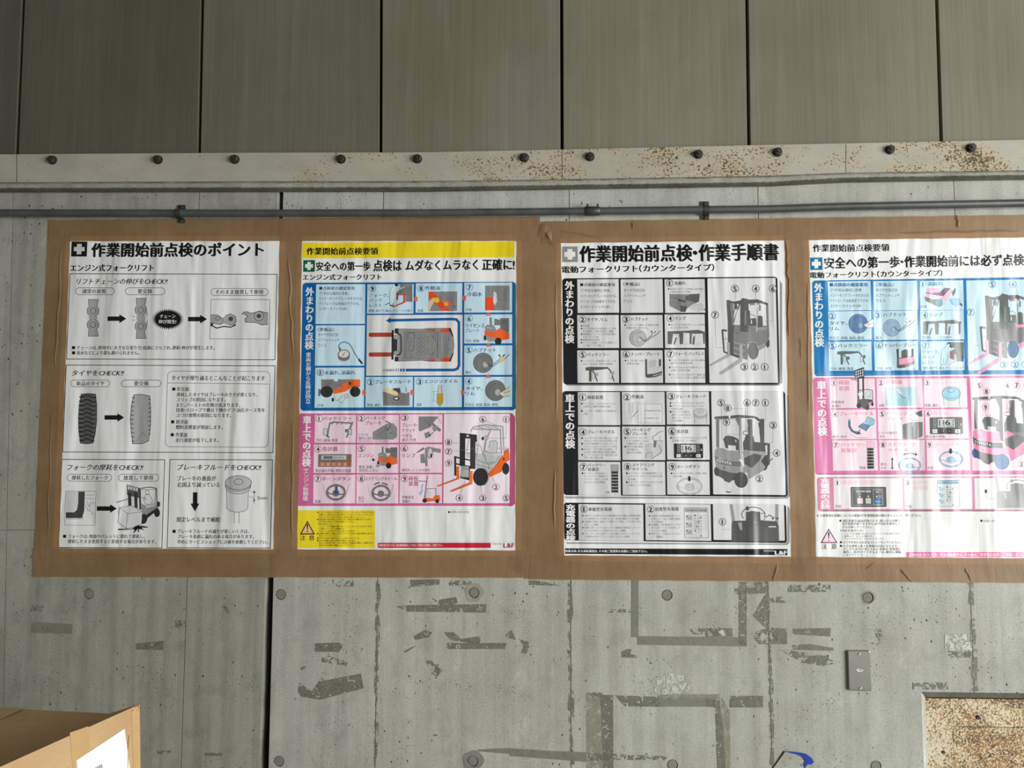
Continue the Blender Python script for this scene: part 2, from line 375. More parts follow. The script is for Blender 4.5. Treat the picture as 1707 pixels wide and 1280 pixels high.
# adhesive left by old tape
def Zc(ox, oy, s): return lambda pts: [(ox+x/s, oy+y/s) for x, y in pts]
def rc(a, b, c_, d): return [(a, b), (c_, b), (c_, d), (a, d)]
patch('pour_line', [(-300, 886), (62, 882.2), (62, 884), (-300, 888)], 0.0002, 'plug', wall)
c1, c2, c3, c4 = Zc(0, 900, 3.368), Zc(400, 900, 3.368), Zc(850, 900, 3.368), Zc(1207, 900, 3.368)
for ri, (zf, pts, m) in enumerate([
    (c1, [(178, 460), (408, 472), (403, 528), (172, 520)], 'res_solid'), (c1, [(762, 580), (830, 575), (920, 565), (918, 618), (764, 614)], 'res_mid'),
    (c1, rc(1150, 1195, 1250, 1212), 'res_mid'), (c1, rc(880, 1182, 960, 1200), 'res_thin'), (c1, [(1245, 370), (1265, 368), (1295, 405), (1280, 415)], 'res_mid'), (c1, rc(985, 452, 1040, 490), 'res_thin'), (c1, rc(165, 365, 245, 400), 'res_thin'),
    (c2, [(418, 580), (560, 576), (578, 600), (556, 628), (420, 628)], 'res_mid'), (c2, [(445, 668), (500, 650), (605, 690), (600, 708), (450, 684)], 'res_thin'),
    (c2, [(325, 850), (335, 800), (400, 850), (460, 772), (470, 790), (680, 750), (695, 832), (450, 897), (345, 880)], 'res_mid'),
    (c2, [(930, 366), (1385, 360), (1380, 408), (935, 402)], 'res_mid'), (c2, [(1120, 335), (1215, 320), (1222, 352), (1190, 366), (1110, 362)], 'res_mid'),
    (c2, [(880, 372), (925, 366), (925, 388), (890, 384)], 'res_thin'), (c2, rc(1165, 578, 1490, 612), 'res_mid'),
    (c2, [(1145, 518), (1200, 518), (1240, 556), (1350, 540), (1350, 585), (1230, 570), (1180, 560)], 'res_mid'), (c2, [(975, 540), (1040, 505), (1080, 520), (1060, 545), (985, 562)], 'res_mid'),
    (c2, [(1490, 535), (1525, 505), (1550, 560), (1500, 550)], 'res_mid'), (c2, [(1560, 555), (1622, 572), (1610, 640), (1580, 632), (1592, 590)], 'res_mid'),
    (c2, [(955, 224), (1125, 220), (1120, 250), (960, 264)], 'res_mid'), (c2, rc(520, 222, 640, 262), 'res_thin'), (c2, rc(1165, 228, 1300, 256), 'res_thin'), (c2, [(1040, 660), (1110, 690), (1145, 730), (1100, 780), (1060, 720)], 'res_thin'), (c2, [(920, 625), (985, 592), (985, 600), (930, 632)], 'res_mid'),
    (c2, [(1335, 1176), (1500, 1168), (1690, 1180), (1690, 1217), (1500, 1200), (1335, 1186)], 'res_solid'), (c2, [(340, 718), (365, 708), (370, 716), (345, 730)], 'res_mid'), (c2, rc(1085, 1092, 1110, 1100), 'res_mid'),
    (c3, rc(682, 226, 722, 545), 'res_solid'), (c3, [(715, 538), (740, 540), (1330, 546), (1330, 598), (716, 588)], 'res_solid'), (c3, rc(1285, 235, 1330, 594), 'res_mid'),
    (c3, [(1262, 272), (1440, 262), (1436, 300), (1264, 306)], 'res_mid'), (c3, [(1365, 425), (1430, 312), (1452, 306), (1448, 490), (1425, 485)], 'res_mid'), (c3, rc(1370, 235, 1420, 265), 'res_mid'),
    (c3, rc(1100, 495, 1250, 543), 'res_mid'), (c3, [(1100, 500), (1120, 512), (1140, 535), (1120, 540)], 'res_pale'), (c3, [(1170, 515), (1195, 500), (1215, 540), (1195, 540)], 'res_pale'), (c3, rc(1015, 497, 1100, 530), 'res_thin'),
    (c3, [(107, 228), (155, 226), (290, 258), (150, 254), (107, 252)], 'res_mid'), (c3, rc(555, 388, 680, 408), 'res_thin'), (c3, [(628, 628), (660, 612), (684, 612), (676, 640), (712, 648), (712, 662), (628, 660)], 'res_mid'),
    (c3, rc(430, 858, 522, 1285), 'res_olive'), (c3, [(505, 870), (580, 870), (582, 1285), (524, 1285), (512, 960)], 'res_mid'), (c3, rc(430, 856, 525, 884), 'res_thin'),
    (c3, [(590, 872), (832, 880), (832, 936), (645, 934)], 'res_mid'), (c3, rc(832, 884, 1155, 936), 'res_solid'), (c3, rc(836, 866, 1180, 895), 'res_olive'), (c3, [(1100, 890), (1180, 900), (1215, 1285), (1166, 1285), (1152, 940), (1100, 935)], 'res_mid'), (c3, [(1190, 880), (1236, 960), (1240, 1285), (1212, 1285), (1190, 960)], 'res_olive'),
    (c3, rc(1235, 875, 1422, 940), 'res_mid'), (c3, [(0, 1175), (430, 1192), (430, 1246), (0, 1212)], 'res_solid'), (c3, [(440, 1192), (580, 1200), (880, 1215), (880, 1236), (580, 1234), (440, 1240)], 'res_thin'),
    (c3, [(795, 788), (885, 745), (985, 765), (1020, 860), (820, 872)], 'res_pale'), (c3, [(1345, 520), (1480, 490), (1550, 500), (1560, 585), (1400, 585)], 'res_thin'), (c3, rc(1480, 496, 1556, 584), 'res_mid'), (c3, [(1450, 320), (1540, 320), (1545, 355), (1470, 350)], 'res_thin'),
    (c4, [(388, 498), (600, 494), (596, 542), (390, 530)], 'res_mid'), (c4, [(385, 590), (480, 584), (615, 606), (612, 622), (385, 616)], 'res_mid'), (c4, [(310, 615), (380, 620), (560, 650), (640, 690), (560, 708), (440, 690)], 'res_thin'), (c4, [(430, 690), (500, 650), (590, 650), (580, 700)], 'res_mid'),
    (c4, rc(360, 252, 600, 292), 'res_thin'), (c4, rc(1240, 528, 1392, 622), 'res_pale'), (c4, rc(1262, 622, 1385, 660), 'res_thin'), (c4, [(840, 498), (888, 500), (886, 588), (800, 582), (870, 570)], 'res_thin'), (c4, rc(1060, 800, 1260, 840), 'res_thin'),
]):
    patch('tape_residue', zf(pts), 0.0003+0.000012*ri, m, wall, 0.000008)

# ledge: projecting band with a chamfered underside, and the steel plate bolted over it
LO = 0.040
def band(name, rows, xs, mat, parent, jit=0.0):
    """strip swept along the wall: rows = [(fn px->py, off)], xs = photo columns (extended straight beyond the frame)"""
    vs, fs = [], []
    nr = len(rows)
    for i, px in enumerate(xs):
        for f, off in rows:
            o2 = off
            p = P(px, f(px), o2)
            vs.append((p.x, p.y+(random.uniform(-jit, jit) if 0.006 < off < LO-0.001 else 0), p.z))
        if i:
            a = (i-1)*nr; b = i*nr
            for j in range(nr-1): fs.append((a+j, a+j+1, b+j+1, b+j))
    for a in (0, (len(xs)-1)*nr): fs.append(tuple(range(a, a+nr)))
    return mk(name, vs, fs, mat, parent)
def pl(pts):
    def f(px):
        if px <= pts[0][0]: a, b = pts[0], pts[1]
        elif px >= pts[-1][0]: a, b = pts[-2], pts[-1]
        else:
            for a, b in zip(pts, pts[1:]):
                if a[0] <= px <= b[0]: break
        return a[1]+(b[1]-a[1])*(px-a[0])/(b[0]-a[0])
    return f
top = pl([(0, 257.3), (400, 254.6), (700, 254), (900, 250), (1280, 241.5), (1407, 239), (1707, 233)])
bot = pl([(0, 304), (400, 302.3), (700, 302), (930, 299), (1280, 293), (1407, 288), (1707, 284)])
led = pl([(0, 313), (400, 312), (700, 311.5), (930, 308), (1280, 303), (1407, 295.5), (1707, 291)])
chm = pl([(0, 321), (400, 320.5), (700, 320), (930, 316.5), (1280, 311), (1407, 304.5), (1707, 300)])
sh = lambda f, d: (lambda px: f(px)+d)
cols = [-2400, -1600, -900, -500, -200]+list(range(0, 1708, 61))+[1800, 2100, 2500]
gx = (464+472)/2
band('concrete_ledge', [(sh(top, 6), 0.0), (sh(top, 6), LO), (led, LO), (sh(led, 1.2), LO-0.003)], cols, 'concrete_ledge', wall, 0.0)
cols2 = [-2400, -1600, -900, -500, -200]+[5*i for i in range(342)]+[1800, 2100, 2500]
band('ledge_chamfer', [(sh(led, 0.8), LO-0.002), (sh(led, 3.5), LO-0.012), (chm, 0.002), (chm, 0.0)], cols2, 'concrete_grit_shaded', wall, 0.0035)
trim = tag(empty('trim_1', P(853, 275, LO)), 'pale painted steel plate bolted along the wall above the conduit, rust spots thicker to the right', kind='structure')
joints = [-2400, -900, 28, 937, 1410, 2500]
PO = LO+0.009
for a, b in zip(joints, joints[1:]):
    xs = [a+0.5]+[c_ for c_ in cols if a+1 < c_ < b-1]+[b-0.5]
    vs, fs = [], []
    for i, px in enumerate(xs):
        for f, off in ((top, LO+0.0005), (top, PO), (bot, PO), (bot, LO+0.0005)):
            vs.append(P(px, f(px), off))
        if i:
            q, r_ = 4*(i-1), 4*i
            fs += [(q+j, q+(j+1) % 4, r_+(j+1) % 4, r_+j) for j in range(4)]
    fs += [(0, 1, 2, 3), tuple(4*(len(xs)-1)+j for j in range(4))]
    mk('plate_section', vs, fs, 'beam', trim)
def hexbolt(px, py, off, parent, r=0.0128, hgt=0.012, mat='bolt'):
    c_ = P(px, py, off); bm = bmesh.new(); ph = random.uniform(0, 1)
    def ring_(rad, y, n, p=0): return [bm.verts.new((c_.x+x, y, c_.z+z)) for x, z in circ(0, 0, rad, n, p)]
    w0, w1 = ring_(r*1.16, c_.y, 18), ring_(r*1.14, c_.y-0.002, 18)
    for i in range(18): bm.faces.new((w0[i], w0[(i+1) % 18], w1[(i+1) % 18], w1[i]))
    bm.faces.new(w1)
    h0, h1, h2 = ring_(r, c_.y-0.002, 6, ph), ring_(r, c_.y-hgt+0.0012, 6, ph), ring_(r*0.86, c_.y-hgt, 6, ph)
    for q0, q1 in ((h0, h1), (h1, h2)):
        for i in range(6): bm.faces.new((q0[i], q0[(i+1) % 6], q1[(i+1) % 6], q1[i]))
    bm.faces.new(h2)
    st0, st1 = ring_(r*0.45, c_.y-hgt, 12), ring_(r*0.42, c_.y-hgt-0.004, 12)
    for i in range(12): bm.faces.new((st0[i], st0[(i+1) % 12], st1[(i+1) % 12], st1[i]))
    bm.faces.new(st1)
    return mkbm('hex_bolt', bm, mat, parent)
for px, py in [(88, 267), (264, 266.5), (392, 266), (569, 265.5), (696, 265), (874, 263), (983.5, 261.5), (1164, 257.5), (1296, 254), (1483, 250), (1618, 247), (1790, 243), (-60, 268), (-240, 269)]:
    hexbolt(px, py, PO, trim, 0.0118)
# ragged sealant bead under the plate
vs, fs = [], []
N = 320
for i in range(N+1):
    px = -300+2400*i/N; j = random.uniform(-1, 1)
    for k_, (dy, off) in enumerate(((-0.3, LO+0.0005), (0.6+0.35*j, LO+0.003+0.001*random.random()), (2.2+0.8*random.uniform(-1, 1), LO+0.0015+0.001*random.random()), (3.0+0.8*j, LO+0.0002))):
        vs.append(P(px, bot(px)+dy, off))
    if i:
        a, b = 4*(i-1), 4*i
        fs += [(a+j_, a+j_+1, b+j_+1, b+j_) for j_ in range(3)]
mk('sealant_bead', vs, fs, 'seal', trim)

# cladding panels above, dark joints between
UO = LO-0.012
ups = [(-1360, -1420), (-980, -1030), (-620, -655), (-275, -310), (38.5, 28), (337, 331.8), (635, 634.2), (936, 936.8), (1245, 1248.5), (1561.5, 1569.5), (1900, 1918)]
yb = 262
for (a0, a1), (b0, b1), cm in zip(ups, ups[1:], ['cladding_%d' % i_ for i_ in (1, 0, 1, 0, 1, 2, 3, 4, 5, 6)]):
    hg = 2.5 if a0 > 0 else 2.5
    A0, A1 = P(a0+hg, 0, UO), P(a1+hg, 250, UO); B0, B1 = P(b0-hg, 0, UO), P(b1-hg, 250, UO)
    def at(p, q, z): return p.x+(q.x-p.x)*(z-p.z)/(q.z-p.z)
    zb = P(a1, min(top(a1), top(b1))+16, UO).z
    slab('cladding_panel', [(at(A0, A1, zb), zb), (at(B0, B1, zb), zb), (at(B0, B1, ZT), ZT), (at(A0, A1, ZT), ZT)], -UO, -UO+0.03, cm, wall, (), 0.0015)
slab('cladding_backing', [(XL, zled+0.02), (XR, zled+0.02), (XR, ZT), (XL, ZT)], 0.03, 0.05, 'dark', wall)

floor = mk('floor', [(XL, -7.5, 0), (7.5, -7.5, 0), (7.5, 0.12, 0), (XL, 0.12, 0), (XL, -7.5, -0.1), (7.5, -7.5, -0.1), (7.5, 0.12, -0.1), (XL, 0.12, -0.1)],
           [(0, 1, 2, 3), (7, 6, 5, 4), (0, 4, 5, 1), (1, 5, 6, 2), (2, 6, 7, 3), (3, 7, 4, 0)], 'floor')
tag(floor, kind='structure')
for nm_, q_ in (('ceiling', [(XL, -7.5, 3.38), (7.5, -7.5, 3.38), (7.5, 0.12, 3.38), (XL, 0.12, 3.38)]), ('wall_left', [(XL, -7.5, 0), (XL, 0.12, 0), (XL, 0.12, 3.38), (XL, -7.5, 3.38)])):  # unseen room shell; ceiling set low to keep ambient light off the wall top
    n_ = Vector((0, 0, 0.1)) if nm_ == 'ceiling' else Vector((-0.1, 0, 0))
    o_ = mk(nm_, q_+[Vector(p_)+n_ for p_ in q_], [(0, 1, 2, 3), (7, 6, 5, 4), (0, 4, 5, 1), (1, 5, 6, 2), (2, 6, 7, 3), (3, 7, 4, 0)], 'concrete_rough'); tag(o_, kind='structure')

# ------------------------------------------------------------------ recess with rusty hatch
cmf = 0.020; dep = 0.030
vs, fs = [], []
o4 = [(rx0, rz1), (rx1, rz1), (rx1, rz0), (rx0, rz0)]
i4 = [(rx0+cmf, rz1-cmf), (rx1-cmf, rz1-cmf), (rx1-cmf, rz0+cmf), (rx0+cmf, rz0+cmf)]
for x, z in o4: vs.append((x, -0.0003, z))
for x, z in i4: vs.append((x, cmf*0.9, z))
for x, z in i4: vs.append((x, 0.10, z))
for i in range(4):
    j = (i+1) % 4; fs += [(i, j, 4+j, 4+i), (4+i, 4+j, 8+j, 8+i)]
fs.append((8, 9, 10, 11))
mk('recess_reveal', vs, fs[2:], 'concrete_pale', wall); mk('recess_head', [vs[q] for q in (0, 1, 5, 4, 9, 8)], [(0, 1, 2, 3), (3, 2, 4, 5)], 'concrete_grit_shaded', wall)  # light and shade of the reveal put into two concrete colours
hatch = tag(empty('access_hatch', (rx0+0.4, dep, rz1-0.4)), 'rust-speckled painted steel hatch set in the wall recess at lower right', 'hatch')
ha, hb = rx0+cmf+0.004, rx1-cmf-0.004; hz1, hz0 = rz1-cmf-0.007, rz0+cmf+0.003
dx0, dz1 = XZ(1588, 1210.5, -dep)
fr_in = [(dx0, dz1), (hb-0.06, dz1), (hb-0.06, hz0+0.06), (dx0, hz0+0.06)]
slab('frame', [(ha, hz1), (hb, hz1), (hb, hz0), (ha, hz0)], dep, dep+0.006, 'rusty', hatch, [fr_in], 0.0006)
gpx = 0.0012
slab('door', [(dx0+gpx*0.5, dz1-gpx*1.3), (hb-0.06-gpx, dz1-gpx*1.3), (hb-0.06-gpx, hz0+0.06+gpx), (dx0+gpx*0.5, hz0+0.06+gpx)], dep-0.0004, dep+0.006, 'rusty', hatch, (), 0.0005)
slab('back_plate', [(ha+.01, hz1-.01), (hb-.01, hz1-.01), (hb-.01, hz0+.01), (ha+.01, hz0+.01)], dep+0.008, dep+0.012, 'dark', hatch)
def screwhead(px, py, off, parent, r=0.0035, mat='bolt', slot=True, name='screw'):
    c_ = P(px, py, off); bm = bmesh.new()
    prof = [(r, 0), (r*0.9, r*0.3), (r*0.55, r*0.5), (r*0.2, r*0.35 if slot else r*0.6)]
    rings = [[bm.verts.new((c_.x+x, c_.y-h, c_.z+z)) for x, z in circ(0, 0, q, 14)] for q, h in prof]
    for a, b in zip(rings, rings[1:]):
        for i in range(14): bm.faces.new((a[i], a[(i+1) % 14], b[(i+1) % 14], b[i]))
    bm.faces.new(rings[-1]); return mkbm(name, bm, mat, parent)
screwhead(1630, 1195, -dep, hatch, 0.0058, 'bolt'); screwhead(1572.5, 1253.5, -dep, hatch, 0.0052, 'bolt')

# ------------------------------------------------------------------ conduit
CO = 0.020; cr = 0.0108
cy = pl([(0, 355), (400, 355.3), (700, 355), (880, 353), (1280, 348.3), (1407, 344), (1707, 338.3)])
cond = tag(empty('conduit', P(853, 353.5, CO)), 'long grey steel conduit clamped across the wall above the posters', 'pipe')
path = [P(px, cy(px), CO) for px in [-2300, -1500, -700, -300, 0, 100, 200, 298, 400, 500, 600, 700, 790, 880, 950, 987, 1050, 1177, 1280, 1340, 1407, 1500, 1600, 1707, 1900, 2200]]
def tube(name, pts, r, mat, parent, n=18, caps=True):
    vs, fs = [], []
    for i, p in enumerate(pts):
        for a in range(n):
            t = 2*math.pi*a/n; vs.append((p.x, p.y+r*math.cos(t), p.z+r*math.sin(t)))
        if i:
            for a in range(n): fs.append(((i-1)*n+a, (i-1)*n+(a+1) % n, i*n+(a+1) % n, i*n+a))
    if caps: fs += [tuple(range(n)), tuple(range((len(pts)-1)*n, len(pts)*n))]
    return mk(name, vs, fs, mat, parent, True)
tube('pipe', path, cr, 'conduit', cond)
cp = [P(px, cy(px), CO) for px in (974, 975.5, 986.5, 987.5, 998.5, 1000)]
vs, fs = [], []; n = 18
for i, (p, r_) in enumerate(zip(cp, (0.0112, 0.0136, 0.0136, 0.0136, 0.0136, 0.0112))):
    for a in range(n):
        t = 2*math.pi*a/n; vs.append((p.x, p.y+r_*math.cos(t), p.z+r_*math.sin(t)))
    if i:
        for a in range(n): fs.append(((i-1)*n+a, (i-1)*n+(a+1) % n, i*n+(a+1) % n, i*n+a))
coup = mk('coupling', vs, fs, 'clamp', cond, True)
for px in (979.5, 996.5):
    p = P(px, cy(px), CO)
    bm = bmesh.new()
    bmesh.ops.create_cone(bm, cap_ends=True, segments=10, radius1=0.0032, radius2=0.0032, depth=0.008)
    bmesh.ops.translate(bm, verts=bm.verts, vec=(p.x, p.y-0.002, p.z+0.0165))
    mkbm('set_screw', bm, 'clamp', coup)
def clamp(px):
    p = P(px, cy(px), CO)
    w = 0.0105; vs, fs = [], []
    prof = [(-0.0, 0.030), (-0.004, 0.030), (-0.004, 0.014)]
    for a in range(0, 181, 15):
        t = R(90-a); prof.append((-CO-0.0126*math.sin(R(a)), 0.0126*math.cos(R(a))))
    prof += [(-0.004, -0.014), (-0.004, -0.026), (0.0, -0.026)]
    outer = prof
    inner = [(y+0.0022 if y < -0.005 else y+0.0015, z*0.9 if y < -0.005 else z) for y, z in prof]
    m_ = len(outer)
    for s in (-1, 1):
        for q in (outer, inner):
            for y, z in q: vs.append((p.x+s*w*(0.8 if abs(z) < 0.0135 else 1.15), y, p.z+z))
    for j in range(m_-1):
        fs += [(j, j+1, 2*m_+j+1, 2*m_+j), (m_+j, 3*m_+j, 3*m_+j+1, m_+j+1), (j, m_+j, m_+j+1, j+1), (2*m_+j, 2*m_+j+1, 3*m_+j+1, 3*m_+j)]
    c_ = mk('saddle_clamp', vs, fs, 'clamp', cond)
    for dz in (0.0225, -0.020):
        bm = bmesh.new()
        bmesh.ops.create_uvsphere(bm, u_segments=12, v_segments=6, radius=0.0052)
        bmesh.ops.scale(bm, verts=bm.verts, vec=(1, 0.6, 1)); bmesh.ops.translate(bm, verts=bm.verts, vec=(p.x, -0.0045, p.z+dz))
        mkbm('screw', bm, 'bolt', c_, True)
clamp(298); clamp(1177)

# ------------------------------------------------------------------ cover plate
cv = tag(empty('cover_plate', P(1433, 1118, 0.0)), 'small steel cover plate with two screws and a white mark on the concrete', 'cover plate')
q = quad_px([(1413, 1084.5), (1451, 1085), (1453.5, 1152), (1415, 1151)], 0.008)
bm = bmesh.new()
def rr(q, r, n=4):
    out = []
    for i, (x, z) in enumerate(q):
        px_, pz_ = q[i-1]; nx_, nz_ = q[(i+1) % 4]
        a = Vector((px_-x, pz_-z)).normalized()*r; b = Vector((nx_-x, nz_-z)).normalized()*r
        c_ = Vector((x, z))+a+b
        for j in range(n+1):
            t = j/n; v = Vector((x, z))+a*(1-t)**2+b*t**2
            out.append((v.x, v.y))
    return out
cx_, cz_ = sum(x for x, z in q)/4, sum(z for x, z in q)/4
lv = []
for sc, y in ((1.0, -0.0001), (1.0, -0.0052), (0.985, -0.0072), (0.93, -0.0082)):
    o = rr([(cx_+(x-cx_)*sc, cz_+(z-cz_)*(1-(1-sc)*0.6)) for x, z in q], 0.0035)
    lv.append([bm.verts.new((x, y, z)) for x, z in o])
for a, b in zip(lv, lv[1:]):
    for i in range(len(a)): bm.faces.new((a[i], a[(i+1) % len(a)], b[(i+1) % len(a)], b[i]))
bm.faces.new(lv[-1]); mkbm('plate', bm, 'stainless', cv)
screwhead(1432.5, 1090.5, 0.0082, cv, 0.0042, 'screw'); screwhead(1434.5, 1147.5, 0.0082, cv, 0.0042, 'screw')
def zz(pts): return [(1400+x/12.8, 1070+y/12.8) for x, y in pts]
lg = []
for pts in (rc(355, 568, 372, 636), rc(355, 568, 432, 582), rc(355, 620, 432, 636), rc(372, 592, 412, 602), rc(415, 568, 430, 600), rc(436, 580, 470, 592), rc(436, 580, 446, 636), rc(436, 622, 500, 638), [(470, 606), (498, 590), (500, 636), (478, 636)]):
    lg.append(quad_px(zz(pts), 0.0085))
vs, fs = [], []
for q in lg:
    b = len(vs)
    vs += [(x, -0.0086, z) for x, z in q]+[(x, -0.0082, z) for x, z in q]
    fs += [(b, b+1, b+2, b+3)]+[(b+i, b+(i+1) % 4, b+4+(i+1) % 4, b+4+i) for i in range(4)]
mk('stamped_mark', vs, fs, 'logo', cv)

# ------------------------------------------------------------------ blue film scrap at the bottom edge
def crop(pts): return [(1207+x/3.368, 900+y/3.368) for x, y in pts]
bs = tag(empty('blue_film_scrap', P(1325, 1262, 0.001)), 'torn scrap of blue film stuck to the wall near the bottom edge', 'film scrap')
vs, fs = [], []
outl = [(338, 1185), (420, 1192), (460, 1200), (490, 1222), (505, 1245), (488, 1262), (470, 1258), (455, 1282), (448, 1262), (456, 1240), (440, 1218), (415, 1205), (380, 1197)]
slab('film', quad_px(crop(outl), 0.002), -0.0024, -0.0018, 'blue', bs)
slab('loose_thread', quad_px(crop([(335, 1186), (340, 1184), (343, 1188), (270, 1290), (266, 1290)]), 0.0016), -0.0022, -0.0008, 'black', bs)

# ------------------------------------------------------------------ carton, lower left
# corner seen at (233,1172); the right-hand face runs towards the camera
BO = 0.62
A = P(232.5, 1173.5, BO)
th = R(13.5)
d1 = Vector((-math.sin(th), -math.cos(th), 0))         # along the right face, towards the camera
d2 = Vector((-math.cos(th), math.sin(th), 0))          # along the back
L1, L2 = 0.50, 0.66
box = tag(empty('carton', (A.x+(d1*L1/2+d2*L2/2).x, A.y+(d1*L1/2+d2*L2/2).y, 0.0)), 'tall brown cardboard carton with sagging taped top and white label, lower left', 'box')
H = A.z
def bp(u, v, z, o=0.0):   # u along right face, v along back
    p = Vector((A.x, A.y, 0))+d1*u+d2*v
    return Vector((p.x, p.y, z))
bm = bmesh.new()
nu, nv = 26, 26
gridv = {}
for i in range(nu+1):
    for j in range(nv+1):
        u, v = L1*i/nu, L2*j/nv
        du = min(u, L1-u)/(L1/2); dv = min(v, L2-v)/(L2/2)
        e = min(1, min(u, L1-u)/0.05) * min(1, v/0.03)
        sag = -0.022*min(1, v/0.075) - 0.055*v - 0.010*math.sin(math.pi*u/L1)*min(1, v/0.2) + 0.0015*math.sin(u*31+v*17)*e
        if j == 0: sag = 0.0
        gridv[i, j] = bm.verts.new(bp(u, v, H+sag))
for i in range(nu):
    for j in range(nv): bm.faces.new((gridv[i, j], gridv[i+1, j], gridv[i+1, j+1], gridv[i, j+1]))
mkbm('top_flaps', bm, 'carton', box, True)
def wallface(name, f, segs, mat, tilt=0):
    vs, fs = [], []
    for i in range(segs+1):
        a = f(i/segs)
        vs += [a[0], a[1]]
        if i: fs.append((2*i-2, 2*i-1, 2*i+1, 2*i))
    return mk(name, vs, fs, mat, box)
def topz(i, j): return gridz[i][j]
for nm, fn_ in (('side_panel', lambda t: (bp(L1*t, 0, H-0.0004), bp(L1*t, 0, 0))),
                ('side_panel', lambda t: (bp(0, L2*t, H-0.0225*min(1, L2*t/0.075)-0.055*L2*t), bp(0, L2*t, 0))),
                ('side_panel', lambda t: (bp(L1, L2*t, H-0.0225*min(1, L2*t/0.075)-0.055*L2*t), bp(L1, L2*t, 0))),
                ('side_panel', lambda t: (bp(L1*t, L2, H-0.022-0.055*L2-0.010*math.sin(math.pi*t)), bp(L1*t, L2, 0)))):
    wallface(nm, fn_, 26, 'carton')
# corner flap, frayed corner, tape, label on the right face (outward normal n1)
n1 = Vector((math.cos(th), -math.sin(th), 0))
def face_uv(px, py, o=0.0):
    """photo point -> point on the carton's right face"""
    d = ray(px, py); n_ = n1
    t = ((Vector((A.x, A.y, 0))+n1*o)-CAMLOC).dot(n_)/d.dot(n_)
    return CAMLOC+d*t
def onface(name, pts, o, mat, parent=None, th_=0.0006):
    bm = bmesh.new()
    f = bm.faces.new([bm.verts.new(face_uv(px, py, o)) for px, py in pts])
    r = bmesh.ops.extrude_face_region(bm, geom=[f])
    bmesh.ops.translate(bm, verts=[v for v in r['geom'] if isinstance(v, bmesh.types.BMVert)], vec=-n1*th_)
    return mkbm(name, bm, mat, parent or box)
def z6(pts): return [(x/6.828, 1160+y/6.828) for x, y in pts]
onface('packing_tape', z6([(795, 418), (1005, 345), (1145, 2300), (960, 2380)]), 0.0008, 'ctape')
onface('corner_tape', z6([(1500, 135), (1590, 100), (1618, 2200), (1560, 2300)]), 0.0008, 'ctape')
lab = onface('shipping_label', z6([(872, 735), (1418, 372), (1530, 1180), (960, 1500)]), 0.0014, 'label')
for i in range(7):
    x = 1088+i*11
    onface('barcode_bar', z6([(x, 812-i*6.0), (x+(3 if i % 2 else 6), 809-i*6.0), (x+(8 if i % 2 else 12), 900-i*6), (x+5, 903-i*6)]), 0.0017, 'black', lab, 0.0002)
# torn sliver at the corner
onface('torn_edge', z6([(1470, 445), (1478, 460), (1466, 590), (1462, 820), (1455, 820), (1458, 600)]), 0.0022, 'carton')
# crushed paper fibres on the corner
bm = bmesh.new()
for i in range(26):
    c_ = face_uv(*z6([(random.uniform(1515, 1590), random.uniform(95, 165))])[0], 0.001)
    v = [bm.verts.new(c_+Vector((random.uniform(-.004, .004), random.uniform(-.004, .002), random.uniform(-.004, .003)))) for _ in range(3)]
    bm.faces.new(v)
tag(mkbm('frayed_fibres', bm, 'carton', box), kind='stuff')
# tape over the top seam
bm = bmesh.new(); row0 = []
for i in range(nu+1):
    for v in (0.30, 0.36): row0.append(bm.verts.new(bp(L1*i/nu, v, H-0.022-0.055*v-0.010*math.sin(math.pi*i/nu)+0.0025)))
for i in range(nu): bm.faces.new((row0[2*i], row0[2*i+1], row0[2*i+3], row0[2*i+2]))
mkbm('top_tape', bm, 'ctape', box, True)
# ------------------------------------------------------------------ printing kit
# Everything printed on a poster is thin ink geometry lying on the sheet. Drawing commands take
# measurements read off an enlarged detail of the photo: Z(ox,oy,s) sets which detail is in use.
class Poster:
    def __init__(s, name, tl, tr, br, bl, base=0.0016):
        s.q = tl, tr, br, bl; s.x0, s.x1 = tl[0], tr[0]; s.y0, s.y1 = tl[1], bl[1]
        s.base = base; s.idx = 0; s.jobs = []; s.cur = 'print'; s.z = (0, 0, 1)
    def fwd(s, X, Y):
        a = (X-s.x0)/(s.x1-s.x0); b = (Y-s.y0)/(s.y1-s.y0); (tl, tr, br, bl) = s.q
        return tuple(tl[i]*(1-a)*(1-b)+tr[i]*a*(1-b)+br[i]*a*b+bl[i]*(1-a)*b for i in (0, 1))
    def inv(s, px, py):
        X, Y = px, py
        for _ in range(6):
            fx, fy = s.fwd(X, Y); X += px-fx; Y += py-fy
        return X, Y
PO_ = None
def Z(ox, oy, sc_): PO_.z = (ox, oy, sc_)
PN = [0]
def part(n): PN[0] += 1; PO_.cur = (n, PN[0])
def own(name):
    def deco(f):
        def g_(*a, **k):
            c0 = PO_.cur; part(name); r = f(*a, **k); PO_.cur = c0; return r
        return g_
    return deco
def nm(x, y):
    ox, oy, s = PO_.z; return PO_.inv(ox+x/s, oy+y/s)
def emit(polys, colr):
    PO_.idx += 1; PO_.jobs.append(('p', PO_.cur, PO_.idx, polys, colr))
def gray(v): return (v, v, v)
K_ = (20, 20, 22); WH = (232, 232, 231)
def pg(pts, c):                          # filled polygon
    emit([[nm(*p) for p in pts]], c)
def bx(x0, y0, x1, y1, c, r=0):          # upright (in the paper's frame) filled box
    X0, Y0 = nm(x0, y0); X1, Y1 = nm(x1, y1); emit([rnd(X0, Y0, X1, Y1, r/PO_.z[2])], c)
